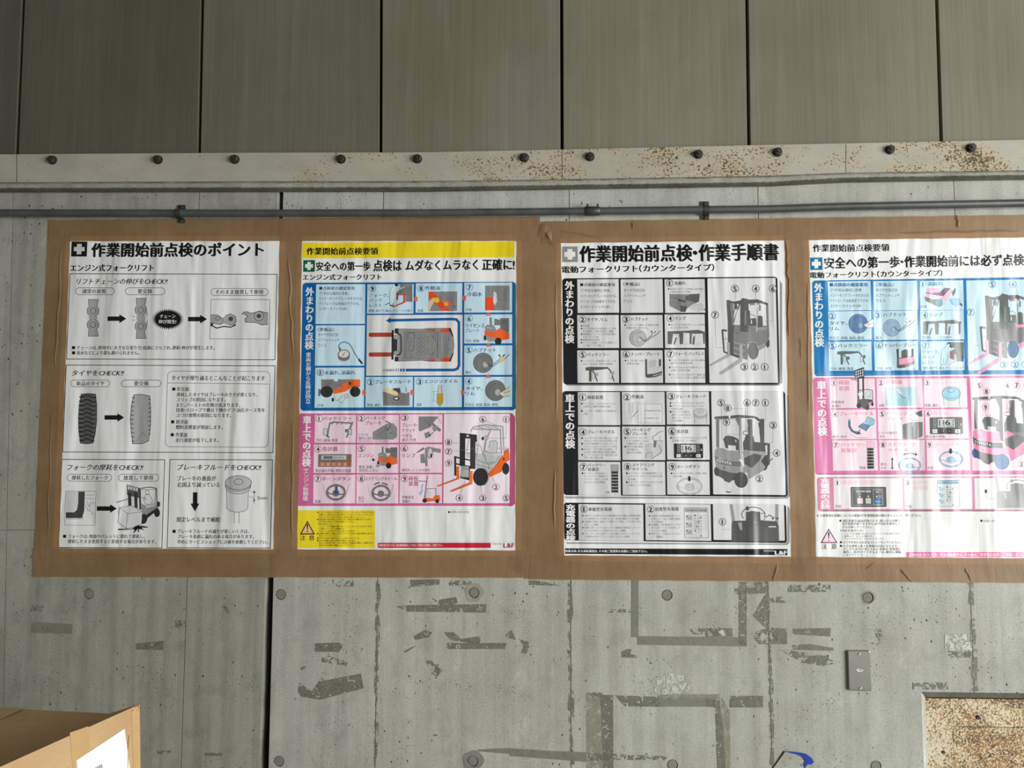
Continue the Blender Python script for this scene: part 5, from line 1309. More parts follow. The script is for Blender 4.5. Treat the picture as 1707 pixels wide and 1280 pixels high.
@own('forklift_drawing')
def truck_rear(T, dk, md, lt, tyre_c, bodyc, band_, txt, bg_):
    g, l, e, rg = xf(*T)
    g([(1108, 660), (1170, 668), (1168, 900), (1120, 940)], dk); g([(1115, 690), (1140, 685), (1140, 790), (1118, 800)], bg_); l([(1130, 900), (1198, 835)], 10, dk)
    e(1105, 880, 42, 90, tyre_c)
    g([(920, 395), (972, 395), (976, 610), (925, 640)], dk); l([(915, 400), (925, 470), (915, 520)], 6, dk); g([(1045, 395), (1105, 390), (1105, 662), (1060, 660)], dk)
    l([(1040, 440), (1055, 500), (1060, 580)], 12, dk); g([(980, 410), (1030, 412), (1052, 590), (980, 600)], bg_)
    g([(865, 660), (900, 570), (940, 560), (985, 590), (995, 650), (1110, 660), (1120, 760), (960, 780), (870, 740)], dk); rg(900, 550, 36, 20, 7, dk); g([(868, 590), (885, 600), (880, 640)], bg_)
    g([(870, 740), (950, 750), (1110, 760), (1118, 800), (1075, 850), (1060, 880), (960, 945), (880, 905), (870, 830)], lt)
    g([(880, 830), (990, 780), (1080, 800), (1060, 850), (965, 945), (880, 900)], dk)
    g([(880, 900), (965, 945), (1060, 860), (1120, 930), (1100, 965), (930, 1068), (915, 1000)], bodyc); ln_ = l([(930, 1068), (1100, 965)], 3, gray(90))
    g([(645, 620), (665, 585), (700, 578), (760, 590), (810, 615), (830, 650), (830, 750), (670, 720)], dk); g([(700, 686), (784, 694), (784, 752), (702, 745)], gray(216)); g([(775, 630), (790, 625), (795, 655), (780, 650)], gray(200))
    g([(545, 372), (560, 365), (720, 355), (820, 346), (980, 358), (1022, 370), (1060, 400), (1040, 420), (1000, 385), (850, 382), (560, 395), (545, 392)], dk); g([(705, 352), (726, 352), (726, 380), (705, 382)], gray(216))
    g([(562, 380), (600, 380), (600, 715), (566, 712)], md); g([(780, 375), (845, 372), (860, 860), (818, 830), (820, 480)], md); l([(795, 440), (788, 480)], 12, gray(200)); l([(600, 400), (720, 395), (780, 400), (820, 440)], 4, dk)
    g([(860, 765), (900, 735), (950, 760), (960, 780), (880, 820)], bodyc)
    g([(552, 742), (575, 715), (640, 720), (700, 745), (818, 752), (830, 830), (832, 862), (700, 860), (560, 820), (548, 790)], bodyc)
    g([(548, 800), (600, 838), (720, 862), (850, 868), (860, 930), (740, 925), (600, 900), (555, 870)], band_)
    g([(555, 872), (640, 910), (740, 926), (860, 932), (910, 905), (920, 990), (860, 1005), (740, 995), (620, 965), (562, 925)], bodyc); g([(560, 925), (620, 965), (740, 996), (860, 1005), (850, 1060), (740, 1085), (712, 1110), (660, 1090), (645, 1065), (560, 1020)], gray(92))
    e(570, 985, 27, 50, tyre_c, -8); e(845, 1078, 74, 86, tyre_c); rg(845, 1078, 74, 86, 3, gray(60)); e(650, 945, 6, 6, gray(60)); l([(655, 900), (652, 960)], 2.5, gray(80))
    sx_, ox, sy_, oy = T
    tx('TOYOTA', 566*sx_+ox, 855*sy_+oy, 736*sx_+ox, 892*sy_+oy, 42, txt, 1)
@own('mirror_drawing')
def mirrors(T, c, rim_, m=True):
    g, l, e, rg = xf(*T)
    g([(422, 695), (490, 688), (700, 690), (700, 712), (610, 725), (480, 735), (422, 735)], c); g([(465, 730), (497, 730), (497, 872), (466, 872)], c); l([(497, 730), (530, 760), (570, 870)], 16, c); l([(700, 700), (735, 740), (780, 868)], 17, c)
    for x in (523, 740): fr((x-17)*T[0]+T[1], 765*T[2]+T[3], (x+14)*T[0]+T[1], 838*T[2]+T[3], 4, rim_, 12, gray(214))
    g([(545, 762), (585, 765), (582, 805), (548, 805)], gray(170) if m else c); g([(752, 745), (790, 742), (786, 790), (760, 790)], gray(170) if m else c)
@own('lamp_drawing')
def lampbar(T, c):
    g, l, e, rg = xf(*T)
    g([(20, 318), (205, 312), (405, 298), (510, 330), (490, 345), (360, 350), (220, 335), (215, 480), (175, 480), (165, 350), (90, 350), (75, 480), (22, 480)], c); g([(298, 345), (325, 345), (322, 478), (298, 478)], c)
    l([(130, 400), (105, 480)], 18, c); l([(355, 380), (345, 478)], 26, c); g([(462, 345), (490, 342), (490, 474), (470, 474)], c); fr(338*T[0]+T[1], 345*T[2]+T[3], 368*T[0]+T[1], 385*T[2]+T[3], 4, gray(100), 3, gray(214)); l([(95, 370), (120, 360), (145, 365)], 8, gray(190)); l([(235, 476), (480, 476)], 2.5, gray(130))
@own('meter_drawing')
def meter(x0, y0, x1, y1, c):
    w, h = x1-x0, y1-y0
    fr(x0, y0, x1, y1, 3, c, 12, c); fr(x0+.24*w, y0+.07*h, x0+.76*w, y0+.60*h, 2, gray(120), 0, gray(196)); tx('16', x0+.40*w, y0+.29*h, x0+.61*w, None, h*.40, K_, 1)
    bx(x0+.28*w, y0+.15*h, x0+.315*w, y0+.52*h, gray(60)); tx('▲ 8000', x0+.38*w, y0+.52*h, x0+.72*w, None, h*.1, gray(40), 0)
    for i in range(3):
        fr(x0+.12*w, y0+(.06+.2*i)*h, x0+.19*w, y0+(.2+.2*i)*h, 3, gray(190)); fr(x0+.80*w, y0+(.06+.2*i)*h, x0+.87*w, y0+(.2+.2*i)*h, 3, gray(190))
        bx(x0+.68*w, y0+(.14+.13*i)*h, x0+.73*w, y0+(.2+.13*i)*h, gray(90))
    for i, (a, b) in enumerate(((.09, .23), (.36, .46), (.54, .64), (.76, .92))):
        bx(x0+a*w, y0+.72*h, x0+b*w, y0+.95*h, gray(214) if i in (0, 3) else gray(40)); bx(x0+(a+b)/2*w-4, y0+.80*h, x0+(a+b)/2*w+4, y0+.87*h, gray(60) if i in (0, 3) else gray(206))
    bx(x0+.91*w, y0+.36*h, x0+.97*w, y0+.5*h, gray(150))
@own('gauge_drawing')
def fusebar(x0, y0, x1, y1, c, head):
    fr(x0, y0, x1, y0+(y1-y0)*.23, 3, gray(90), 0, head); h = (y1-y0)*.77/7; b = y0+(y1-y0)*.23
    bx(x0, b, x1, y1, gray(150)); w = x1-x0
    for i in range(7): bx(x0+w*.08, b+h*i+h*.12, x1-w*.06, b+h*i+h*.72, c)
@own('chart_drawing')
def chart(x0, y0, x1, y1, hd, cell, lc):
    w, h = x1-x0, y1-y0
    fr(x0, y0, x1, y1, 5, lc, 0, gray(214)); bx(x0+3, y0+3, x1-3, y0+h*.15, hd); tx('AUTOMATIC CHARGER', x0+w*.06, y0+h*.08, x0+w*.93, None, h*.08, lc, 1)
    for i in range(3): bx(x0+w*.07, y0+h*(.24+.24*i), x0+w*.34, y0+h*(.42+.24*i), cell); tx('●', x0+w*.08, y0+h*(.28+.24*i), x0+w*.14, None, h*.05, K_); tx('△▽', x0+w*.14, y0+h*(.34+.24*i), x0+w*.28, None, h*.05, K_)
    for i in range(6): ln([(x0+w*.38, y0+h*(.26+.09*i)), (x0+w*.95, y0+h*(.26+.09*i))], 2.5, lc)
    for a, y_, z_ in ((.45, .24, .78), (.53, .4, .7), (.61, .3, .85), (.70, .3, .93)): ln([(x0+w*a, y0+h*y_), (x0+w*a, y0+h*z_)], 3, K_)
    for a, b in ((.44, .25), (.69, .32), (.60, .47), (.53, .63), (.70, .94), (.46, .78)): pg([(x0+w*(a-.04), y0+h*(b-.02)), (x0+w*(a+.04), y0+h*(b-.02)), (x0+w*a, y0+h*(b+.03))], K_)
@own('dashboard_drawing')
def dash(T, c, lc, bg_):
    g, l, e, rg = xf(*T)
    g([(862, 328), (905, 328), (940, 560), (900, 620)], gray(150)); g([(1482, 328), (1525, 328), (1525, 600), (1480, 560)], gray(150))
    g([(890, 590), (900, 555), (1080, 550), (1290, 545), (1500, 560), (1530, 620), (1535, 835), (888, 835)], c); g([(970, 578), (1030, 575), (1035, 680), (1010, 680)], gray(160)); g([(1120, 640), (1530, 640), (1535, 835), (1120, 835)], lc)
    rg(1185, 470, 155, 100, 12, c, 150, 380); e(1180, 480, 96, 60, c); g([(1085, 430), (1275, 430), (1285, 560), (1085, 560)], c); l([(1260, 460), (1350, 445)], 8, c); e(1105, 385, 25, 30, c)
    l([(1320, 545), (1400, 470), (1450, 520)], 7, c); l([(1330, 500), (1420, 480), (1510, 525)], 7, c); e(1450, 522, 14, 16, c); e(1512, 522, 16, 18, c); l([(1395, 633), (1490, 633)], 13, gray(226)); e(1210, 570, 16, 14, gray(120))

# ------------------------------------------------------------------ poster 3: black and white, electric forklift procedures
rt = start('poster', 'black and white poster with thick black grids and grey forklifts, third from left',
           (935, 405.5), (1307.5, 401.5), (1320.5, 930.5), (941, 925.5))
KK, PL = (14, 15, 17), gray(214)
Z(920, 390, 7.53)
part('printed_heading')
cross(126, 158, 326, 352, gray(140), WH, 0.16, 0.32)
tx('作業開始前点検・作業手順書', 352, 252, 2841, 224, 205, KK, 3); tx('電動フォークリフト（カウンタータイプ）', 126, 448, 2035, 418, 86, KK, 2)
part('printed_panel')
fr(134, 562, 2858, 1885, 10, KK, 36, KK)
Z(920, 520, 7.53)
pg([(165, 905), (2820, 905), (2860, 870), (2860, -400), (2872, -380), (2890, -350), (2890, 890), (2850, 925), (190, 925)], gray(140))
fr(134, -415, 2858, 905, 10, KK, 36, KK)
Z(920, 390, 7.53)
for x0, x1 in ((318, 848), (862, 1400), (1414, 1930)):
    for y0, y1 in ((570, 988), (1010, 1430), (1452, 1868)): bx(x0, y0+(8 if x0 < 900 and y0 > 600 else 0), x1-4, y1, PL)
bx(1952, 558, 2838, 1868, PL, 10)
part('printed_text')
vt('外まわりの点検', 222, 590, 222, 1372, 108, WH, 2)
tx('■点検前の確認事項', 356, 636, 792, None, 44, KK, 1); tx('（準備品）', 895, 630, 1105, None, 44, KK, 1)
for i, (t, x) in enumerate((('ア）平坦な場所に停車。', 740), ('イ）パーキングブレーキをかける。', 815), ('ウ）フォークは床面まで下げる。', 805), ('エ）キースイッチOFF。', 745))): tx(t, 356, 710+i*68, x, None, 40, gray(64), 0)
for i, (t, x) in enumerate((('タイヤ空気圧計', 1166), ('ハブナットレンチ', 1175), ('ウエス', 1010))): tx(t, 902, 706+i*68, x, None, 42, gray(64), 0)
Z(920, 520, 7.53)
num(2, 384, 92, 42, KK, 6); tx('タイヤ、リム', 440, 94, 695, None, 46, KK, 1)
bl([('空気圧', 475), ('タイヤ空気圧計を利用して、空気', 810), ('圧を測定し、規定空気圧に調整。', 782), ('調整後はバルブからの空気の漏れ', 805), ('がないか十分点検。', 598), ('損傷・亀裂・摩耗', 598), ('タイヤの損傷、タイヤの摩耗、リ', 808), ('ムの曲がりを点検。', 625)], 362, 0, 173, 35.3, 27, gray(96), (0, 1, 3, 5, 6))
num(3, 930, 90, 42, KK, 6); tx('ハブナット', 990, 88, 1208, None, 44, KK, 1)
bl([('ハブナットの締めつけ状態を点検、', 1352), ('同様に増し締めする。', 1210)], 910, 0, 163, 36, 27, gray(96), (0,))
part('printed_illustration')
tyre(1078, 328, 104, 104, gray(176), gray(214), gray(60)); ln([(1245, 235), (1262, 250)], 8, K_)
part('printed_text')
num(5, 386, 535, 42, KK, 6); tx('バックミラー', 442, 535, 718, None, 46, KK, 1)
bl([('バックミラーの破損およびレンズ', 805), ('のよごれ具合、角度を確認。', 765)], 362, 0, 615, 37, 27, gray(96), (0,))
num(6, 934, 532, 42, KK, 6); tx('ナンバープレート', 992, 530, 1352, 526, 46, KK, 1)
bl([('よごれ・傷つきの', 1155), ('有無を点検。', 1100)], 914, 0, 610, 38, 27, gray(96), (0,))
part('printed_illustration')
mirrors((1, 0, 1, 0), gray(84), gray(60))
pg([(1168, 592), (1196, 592), (1196, 780), (1300, 770), (1384, 740), (1384, 790), (1300, 818), (1200, 828), (1172, 810)], gray(84)); pg([(1342, 592), (1370, 592), (1370, 680), (1342, 682)], gray(84)); pg([(1210, 620), (1240, 600), (1300, 598), (1315, 620), (1300, 690), (1215, 710)], gray(190)); pg([(1196, 730), (1384, 682), (1384, 740), (1300, 768), (1196, 778)], gray(206)); ln([(1196, 730), (1384, 684)], 2.5, gray(140)); tx('TOYOTA', 1268, 802, 1384, 772, 24, WH, 1)
Z(1110, 390, 7.53)
part('printed_text')
num(1, 48, 615, 42, KK, 6, gray(196)); tx('油漏れ', 104, 615, 248, None, 44, KK, 1)
bl([('車両をとめている地面に油の漏れ', 475), ('た跡がないか点検。', 320)], 24, 0, 690, 36, 27, gray(96), (0,))
part('printed_illustration')
pg([(42, 752), (250, 756), (425, 748), (415, 850), (390, 862), (330, 890), (262, 940), (245, 978), (185, 975), (140, 950), (50, 905), (40, 870), (50, 800)], gray(130)); pg([(46, 790), (140, 812), (250, 840), (250, 860), (140, 838), (46, 812)], gray(70)); pg([(240, 790), (300, 760), (425, 752), (415, 850), (380, 862), (300, 840), (250, 830)], gray(90)); tx('TOYOTA', 55, 806, 150, 832, 20, WH, 1)
pg([(180, 900), (262, 905), (262, 940), (240, 980), (185, 975)], gray(84)); pg([(300, 935), (370, 880), (440, 870), (475, 900), (470, 950), (410, 975), (340, 955)], gray(196)); ln([(300, 935), (370, 882), (440, 872), (475, 902)], 3, gray(120)); ln([(400, 985), (420, 950), (470, 950)], 3, gray(120)); pg([(475, 945), (488, 932), (495, 962)], K_)
Z(1110, 510, 7.53)
part('printed_text')
num(4, 54, 155, 42, KK, 6); tx('ランプ', 112, 155, 248, None, 46, KK, 1)
bl([('各ランプの球切れ、レンズの割', 486), ('れ、よごれを点検。', 290)], 32, 0, 235, 36, 27, gray(96), (0,))
num(7, 60, 602, 44, KK, 6); tx('フォーク、バックレスト', 116, 600, 512, 596, 44, KK, 1)
bl([('フォークの曲がり、ねじれ、亀裂・', 495), ('曲がりの有無を点検。', 345)], 38, 0, 680, 36, 27, gray(96), (0,)); bl([('マストのゆるみの有無・チェーン', 490), ('の傷つき等を点検。', 315)], 38, 0, 771, 36, 27, gray(96), (0,)); bl([('バックレストの曲がり、亀裂、取', 495), ('りつけボルトの緩み、脱落を点検。', 505)], 38, 0, 862, 36, 27, gray(96), (0,))
part('printed_illustration')
lampbar((1, 0, 1, 0), gray(96))
truck_front((1, 0, 1, 0), gray(88), gray(128), gray(172), gray(168), gray(116), gray(150), PL)
for p in ([(872, -170), (872, -85)], [(1127, -170), (1127, -85)], [(1343, -170), (1343, 190), (1240, 190)], [(618, 150), (628, 520), (715, 525)], [(1035, 680), (1012, 720)], [(1110, 680), (1115, 718)], [(1240, 520), (1240, 718)]): ln(p, 3, gray(110))
part('printed_text')
for n, x, y in ((5, 868, -218), (4, 1127, -218), (6, 1343, -218), (7, 617, 110), (3, 985, 764), (2, 1114, 764), (1, 1241, 764)): num(n, x, y, 44, gray(60), 7, gray(206))
# second block
part('printed_panel')
Z(920, 640, 6.735)
pg([(140, 1262), (2595, 1270), (2640, 1250), (2640, 120), (2660, 130), (2672, 160), (2672, 1260), (2640, 1288), (160, 1285)], gray(150))
fr(122, 84, 2643, 1264, 9, KK, 32, KK)
for i, (x0, x1) in enumerate(((290, 770), (785, 1272), (1286, 1770))):
    for j, (y0, y1) in enumerate(((90, 462), (478, 858), (872, 1250))): bx(x0+2*j, y0-(i*2), x1+2*j, y1-(i*3), PL)
bx(1788, 82, 2625, 1246, PL, 10)
part('printed_text')
vt('車上での点検', 202, 112, 206, 725, 100, WH, 2)
num(1, 347, 150, 38, KK, 5); tx('荷役装置', 398, 150, 576, None, 42, KK, 1)
bl([('リフトレバーおよびチルトレバー', 728), ('を操作し、作動の状態を点検。', 665)], 326, 0, 221, 32, 24, gray(96), (0,)); bl([('シリンダー、配管などの油漏れを', 728), ('点検。', 410)], 326, 0, 303, 32, 24, gray(96), (0,))
num(2, 844, 147, 38, KK, 5); tx('作動油', 895, 143, 1027, None, 42, KK, 1)
num(4, 350, 540, 38, KK, 5); tx('ブレーキペダル', 400, 540, 704, 536, 40, KK, 1)
bl([('ブレーキペダルを強く踏み込んで、踏', 735), ('み切ったペダルと床のすき間を点検。', 742), ('ペダルを踏み続けたときに、ペダルが', 735), ('さらに入り込むことがないことを確認。', 745), ('あわせてペダルの踏み込み具合、ペダ', 735), ('ルの戻り状態の確認の有無を確認。', 725), ('ブレーキペダルを手で軽く抵抗を感じるま', 735), ('で押し、遊びの量を点検。', 580)], 330, 0, 607, 31.4, 24, gray(96), (0, 2, 4, 6))
num(5, 847, 535, 38, KK, 5); tx('パーキング', 898, 514, 1112, None, 38, KK, 1); tx('ブレーキ', 898, 560, 1068, None, 36, KK, 1)
bl([('パーキングブレーキ', 1070), ('レバーを操作したとき', 1085), ('の操作力を点検。', 1022), ('操作力が規定範囲', 1018), ('外の場合は、', 982), ('操作力を調整。', 1012)], 814, 0, 605, 33, 24, gray(96), (0, 3))
num(7, 355, 930, 38, KK, 5); tx('バッテリー', 404, 910, 605, None, 38, KK, 1); tx('容量計', 404, 958, 530, None, 40, KK, 1)
bl([('キースイッチをONにし', 630), ('て、バッテリー容量計で', 630), ('バッテリーが正しく充電', 630), ('されているかを確認。', 605)], 334, 0, 1002, 33.5, 24, gray(96), (0,)); tx('残量', 606, 1215, 650, None, 24, K_, 0)
num(8, 851, 929, 38, KK, 5); tx('ステアリング', 902, 908, 1152, None, 38, KK, 1); tx('ホイール', 902, 954, 1075, None, 36, KK, 1)
bl([('タイヤホイールを直進状態にして', 1240), ('ステアリングホイールの遊びの量', 1240), ('を点検。', 945), ('ステアリングホイールを上下方向', 1242), ('に動かし、ガタを点検。', 1115)], 832, 0, 1002, 33.5, 24, gray(96), (0, 3))
part('printed_illustration')
fusebar(662, 905, 748, 1224, gray(34), gray(160))
bx(850, 206, 1000, 400, gray(206))
for x in (862, 905): fr(x, 210, x+10, 320, 2.5, gray(120))
ln([(850, 206), (1130, 206)], 2.5, gray(160)); ln([(888, 220), (888, 430)], 3, gray(130)); fr(968, 226, 1240, 438, 3, gray(100), 0, gray(220)); ln([(905, 370), (968, 298)], 5, K_)
for x in (1000, 1048): fr(x-8, 240, x+8, 435, 2.5, gray(130), 6)
ln([(1030, 300), (1220, 300)], 4, gray(120)); ln([(1030, 384), (1195, 384)], 4, gray(120)); tx('高位置レベル', 1070, 300, 1220, None, 14, gray(110)); tx('低位置レベル', 1070, 384, 1200, None, 14, gray(110))
pg([(1045, 690), (1125, 665), (1250, 650), (1252, 770), (1225, 780), (1125, 838), (1045, 835)], gray(198)); ln([(1045, 690), (1125, 665)], 3, gray(120)); ln([(1200, 690), (1230, 740), (1220, 775), (1125, 838)], 5, K_); ln([(1055, 835), (1060, 775), (1125, 765), (1118, 835)], 4, gray(90))
pg([(1130, 590), (1165, 572), (1200, 540), (1250, 528), (1250, 640), (1190, 640), (1140, 636)], gray(214)); ln([(1130, 590), (1165, 574), (1190, 545), (1250, 528)], 5, K_); ln([(1130, 590), (1140, 636), (1190, 640), (1250, 640)], 5, K_); ln([(1215, 580), (1215, 640)], 3, K_); pg([(1145, 640), (1178, 640), (1165, 715), (1138, 705)], gray(110))
Z(1110, 640, 6.738)
part('printed_text')
num(3, 62, 140, 38, KK, 6); tx('ブレーキフルード', 114, 142, 452, 138, 38, KK, 1)
bl([('リザーバータンクカバーをはずす。', 445), ('リザーバータンクのブレーキフルー', 448), ('ド量を点検。', 195), ('不足している場合は', 265), ('規定レベルまでDOT3', 282), ('純正のブレーキフルー', 282), ('ドを補給。', 195)], 42, 0, 214, 33, 24, gray(96), (0, 1, 3), 24)
num(6, 68, 532, 38, KK, 6); tx('各計器', 122, 532, 252, None, 42, KK, 1)
bl([('キースイッチをONにして、正常', 458), ('に作動することを確認。', 345)], 48, 0, 604, 33, 24, gray(96), (0,))
num(9, 72, 929, 38, KK, 6); tx('ホーンボタン', 124, 929, 384, 925, 40, KK, 1)
bl([('ホーンボタンを押し、正常に鳴る', 464), ('かを点検。', 190)], 52, 0, 1003, 34, 24, gray(96), (0,))
part('printed_illustration')
pg([(312, 330), (465, 330), (458, 443), (322, 443)], gray(206)); ln([(322, 443), (314, 330)], 4, gray(70)); ln([(458, 443), (465, 330)], 4, gray(70)); el(389, 330, 77, 52, gray(180)); ring(389, 335, 77, 52, 3, gray(70)); el(389, 318, 78, 45, gray(200)); ring(389, 318, 78, 45, 3, gray(70)); ring(391, 308, 27, 18, 3, gray(70))
meter(90, 670, 418, 832, gray(36))
wheel(266, 1148, 134, 90, gray(200), gray(40)); pg([(250, 1035), (276, 1035), (276, 1072), (286, 1072), (264, 1097), (242, 1072), (250, 1072)], K_)
truck_rear((1, 0, 1, 0), gray(90), gray(120), gray(160), gray(78), gray(152), gray(116), WH, PL)
for p in ([(624, 250), (628, 625), (650, 625)], [(738, 275), (893, 275), (893, 530)], [(915, 250), (905, 520)], [(1117, 250), (1120, 420)], [(682, 470), (682, 566), (820, 566)], [(1204, 505), (1204, 656), (1110, 656)], [(1198, 772), (1110, 772)], [(1048, 1020), (1048, 860)]): ln(p, 3, gray(110))
pg([(668, 1208), (700, 1205), (705, 1212), (752, 1206), (712, 1222), (680, 1216)], K_)
part('printed_text')
for n, x, y in ((5, 620, 211), (8, 695, 270), (6, 912, 211), (7, 1008, 211), (1, 1117, 211), (9, 680, 430), (3, 1204, 462), (4, 1245, 776), (2, 1050, 1063)): num(n, x, y, 38, gray(60), 6, gray(206))
# third block
Z(920, 800, 8.535)
part('printed_panel')
pg([(195, 885), (3310, 905), (3350, 880), (3350, 370), (3370, 380), (3385, 420), (3385, 890), (3350, 925), (215, 908)], gray(150))
fr(176, 326, 3340, 892, 9, KK, 34, KK)
bx(378, 342, 1306, 868, PL); bx(1328, 338, 2268, 866, PL); bx(2290, 333, 3315, 864, PL, 10)
pg([(186, 972), (3352, 982), (3352, 1070), (186, 1050)], KK)
part('printed_text')
vt('充電器の点検', 264, 345, 268, 868, 124, WH, 2)
num(1, 457, 415, 48, KK, 6, gray(190)); tx('車載型充電器', 518, 418, 854, 414, 52, KK, 1); num(2, 1405, 415, 48, KK, 6); tx('別置型充電器', 1466, 416, 1805, 410, 52, KK, 1)
bl([('充電スイッチを押したとき、充電が開始するかを確認。予約充電を選択', 1262), ('した予約充電スイッチを押したとき、一定充電を開始することを確認。', 1250), ('充電開始と同時に、急速ランプ・充電ランプ・予約ランプのいずれかが点', 1262), ('灯することを確認。', 670), ('充電終了後、ディスプレイのバッテリー残量表示を満充電とし、チャージ', 1262), ('ャーパネルの完了ランプが点灯していることを確認。', 1058), ('チャージャーパネルの完了ランプが点滅していないこと、ディスプレ', 1262), ('イに異常を示すダイアグノーシスが出ていないことを確認。', 1110)], 430, 0, 508, 42.4, 31, gray(90), (0, 2, 4, 6), 34)
bl([('急速または通常充電器の電スイッチ', 1826), ('を押したときに、充電を開始', 1826), ('するか確認。', 1590), ('充電終了後、終電ランプが', 1826), ('点灯、完了ランプが点灯して', 1826), ('いることを確認。', 1640), ('異常ランプが点灯していない', 1826), ('ことを確認。', 1590)], 1380, 0, 510, 42.4, 31, gray(90), (0, 3, 6), 34)
tx('始業点検、安全運転講習会、その他ご要望等お気軽にご用命下さい。', 190, 1010, 1358, 1014, 38, WH, 1)
part('printed_illustration')
Z(1110, 800, 8.13)
chart(248, 378, 576, 784, gray(178), gray(182), gray(60)); dash((1, 0, 1, 0), gray(86), gray(92), PL); ln([(772, 618), (772, 670), (930, 672)], 3, gray(110))
part('printed_text')
num(1, 767, 567, 46, gray(60), 7, gray(200)); tx('TOYOTA', 1322, 960, 1470, None, 26, WH, 1); tx('L&F', 1480, 982, 1640, None, 68, WH, 2)
done(rt)

# ------------------------------------------------------------------ poster 4: blue and pink panels, pink electric forklift
rt = start('poster', 'colour poster with pink forklifts, cut off by the right edge of the photo',
           (1347.5, 401.8), (1737, 394.6), (1750, 930.7), (1362, 930.7), (9, 9, 9, 9))
B4, BP, P4, PP4, CH, CHP = (14, 118, 178), (196, 222, 234), (212, 120, 168), (240, 216, 228), (206, 132, 160), (232, 226, 228)
NB, PT4 = (40, 104, 156), (222, 130, 156)
Z(1340, 390, 8.0)
part('printed_heading')
tx('作業開始前点検要領', 122, 190, 1138, 180, 98, KK, 2)
cross(82, 315, 250, 478, (14, 110, 150), WH, 0.14, 0.3)
tx('安全への第一歩・作業開始前には必ず点検を！', 275, 388, 3130, 340, 148, KK, 3)
tx('電動フォークリフト（カウンタータイプ）', 82, 550, 1845, 520, 80, KK, 2)
part('printed_panel')
Z(1340, 510, 8.0)
fr(112, -335, 3080, 902, 8, B4, 40, B4); pg([(150, 905), (3060, 905), (3060, 915), (170, 915)], (90, 130, 180))
for i, (x0, x1) in enumerate(((318, 900), (925, 1518), (1545, 2135))):
    for j, (y0, y1) in enumerate(((-326, 55), (72, 450), (478, 858))): bx(x0+6*j, y0-4*i, x1+5*j, y1-2*i, BP)
bx(2165, -340, 3050, 850, BP)
part('printed_text')
vt('外まわりの点検', 198, -305, 208, 545, 112, WH, 2)
Z(1340, 390, 8.0)
tx('■点検前の確認事項', 345, 676, 850, None, 50, NB, 2); tx('（準備品）', 965, 676, 1198, None, 50, NB, 1)
for i, (t, x) in enumerate((('ア）平坦な場所に停車', 770), ('イ）パーキングブレーキをかける', 862), ('ウ）フォークは床面まで下げる', 858), ('エ）キースイッチOFF', 765))): tx(t, 352, 748+i*70, x, None, 44, gray(60), 0)
for i, (t, x) in enumerate((('タイヤ空気圧計', 1250), ('ハブナットレンチ', 1275), ('ウエス', 1088))): tx(t, 960, 748+i*70, x, None, 46, gray(60), 0)
Z(1340, 510, 8.0)
num(2, 378, 132, 44, NB, 7); tx('タイヤ、', 345, 228, 580, None, 58, NV, 1); tx('リム', 345, 300, 468, None, 56, NV, 1); tx('空気圧、損傷、亀裂、摩耗', 340, 426, 805, None, 40, K_)
num(3, 990, 120, 44, NB, 5); tx('ハブナット', 1056, 118, 1368, 112, 54, NB, 1); tx('緩み', 955, 422, 1040, None, 40, gray(70))
num(5, 384, 532, 46, NB, 8); tx('バックミラー', 452, 530, 852, 526, 54, NV, 1); tx('汚れ、破損、角度', 352, 836, 664, None, 40, K_)
num(6, 1005, 524, 46, NB, 7); tx('ナンバープレート', 1068, 526, 1560, 518, 50, NV, 1); tx('汚れ、損傷', 972, 832, 1168, None, 40, K_)
part('printed_illustration')
tyre(725, 236, 128, 128, (100, 132, 176), (150, 176, 206), (40, 60, 96), False); handon(795, 242, 0.95, gray(50), (226, 226, 226))
tyre(1172, 290, 114, 114, (158, 184, 210), (180, 204, 222), (60, 84, 110)); ln([(1370, 180), (1360, 165)], 8, K_)
mirrors((1.03, 10, 0.97, -66), (92, 108, 112), gray(60), False)
pg([(1232, 575), (1265, 572), (1268, 690), (1300, 690), (1300, 600), (1340, 580), (1385, 580), (1395, 610), (1388, 690), (1435, 660), (1435, 572), (1462, 570), (1462, 680), (1475, 735), (1475, 780), (1350, 820), (1280, 832), (1240, 820), (1242, 700)], gray(96)); pg([(1265, 705), (1470, 675), (1478, 738), (1380, 772), (1268, 785)], (234, 160, 190)); tx('TOYOTA', 1350, 800, 1472, 768, 30, WH, 1); pg([(1390, 580), (1435, 580), (1435, 655), (1392, 668)], BP); pg([(1455, 838), (1475, 828), (1475, 846)], K_)
Z(1520, 390, 8.0)
part('printed_text')
num(1, 148, 665, 44, NB, 5); tx('油漏れ', 210, 665, 410, 660, 52, NB, 1); tx('目視', 120, 968, 200, None, 38, gray(90))
num(4, 168, 1082, 44, NB, 5); tx('ランプ', 228, 1080, 412, 1072, 50, gray(96), 1)
part('printed_illustration')
pg([(170, 742), (260, 720), (375, 716), (370, 775), (240, 790)], (238, 176, 206)); pg([(180, 770), (260, 785), (370, 775), (440, 715), (540, 730), (500, 800), (440, 830), (330, 820), (190, 790)], (112, 96, 122)); pg([(175, 790), (300, 825), (420, 830), (520, 720), (550, 730), (500, 830), (470, 900), (380, 870), (180, 830)], (240, 184, 208)); pg([(170, 830), (280, 870), (400, 870), (415, 920), (380, 970), (330, 960), (260, 930), (180, 890)], gray(120)); el(365, 920, 48, 52, (120, 156, 186)); pg([(530, 770), (585, 716), (580, 790), (545, 838)], (80, 96, 104)); tx('TOYOTA', 185, 770, 290, 792, 22, WH, 1)
pg([(490, 870), (560, 848), (640, 860), (650, 940), (590, 970), (530, 940)], (150, 190, 212)); ln([(530, 900), (560, 970), (610, 960), (640, 930)], 3, gray(110)); pg([(640, 930), (655, 920), (678, 955), (662, 962)], gray(50))
Z(1520, 510, 8.0)
part('printed_text')
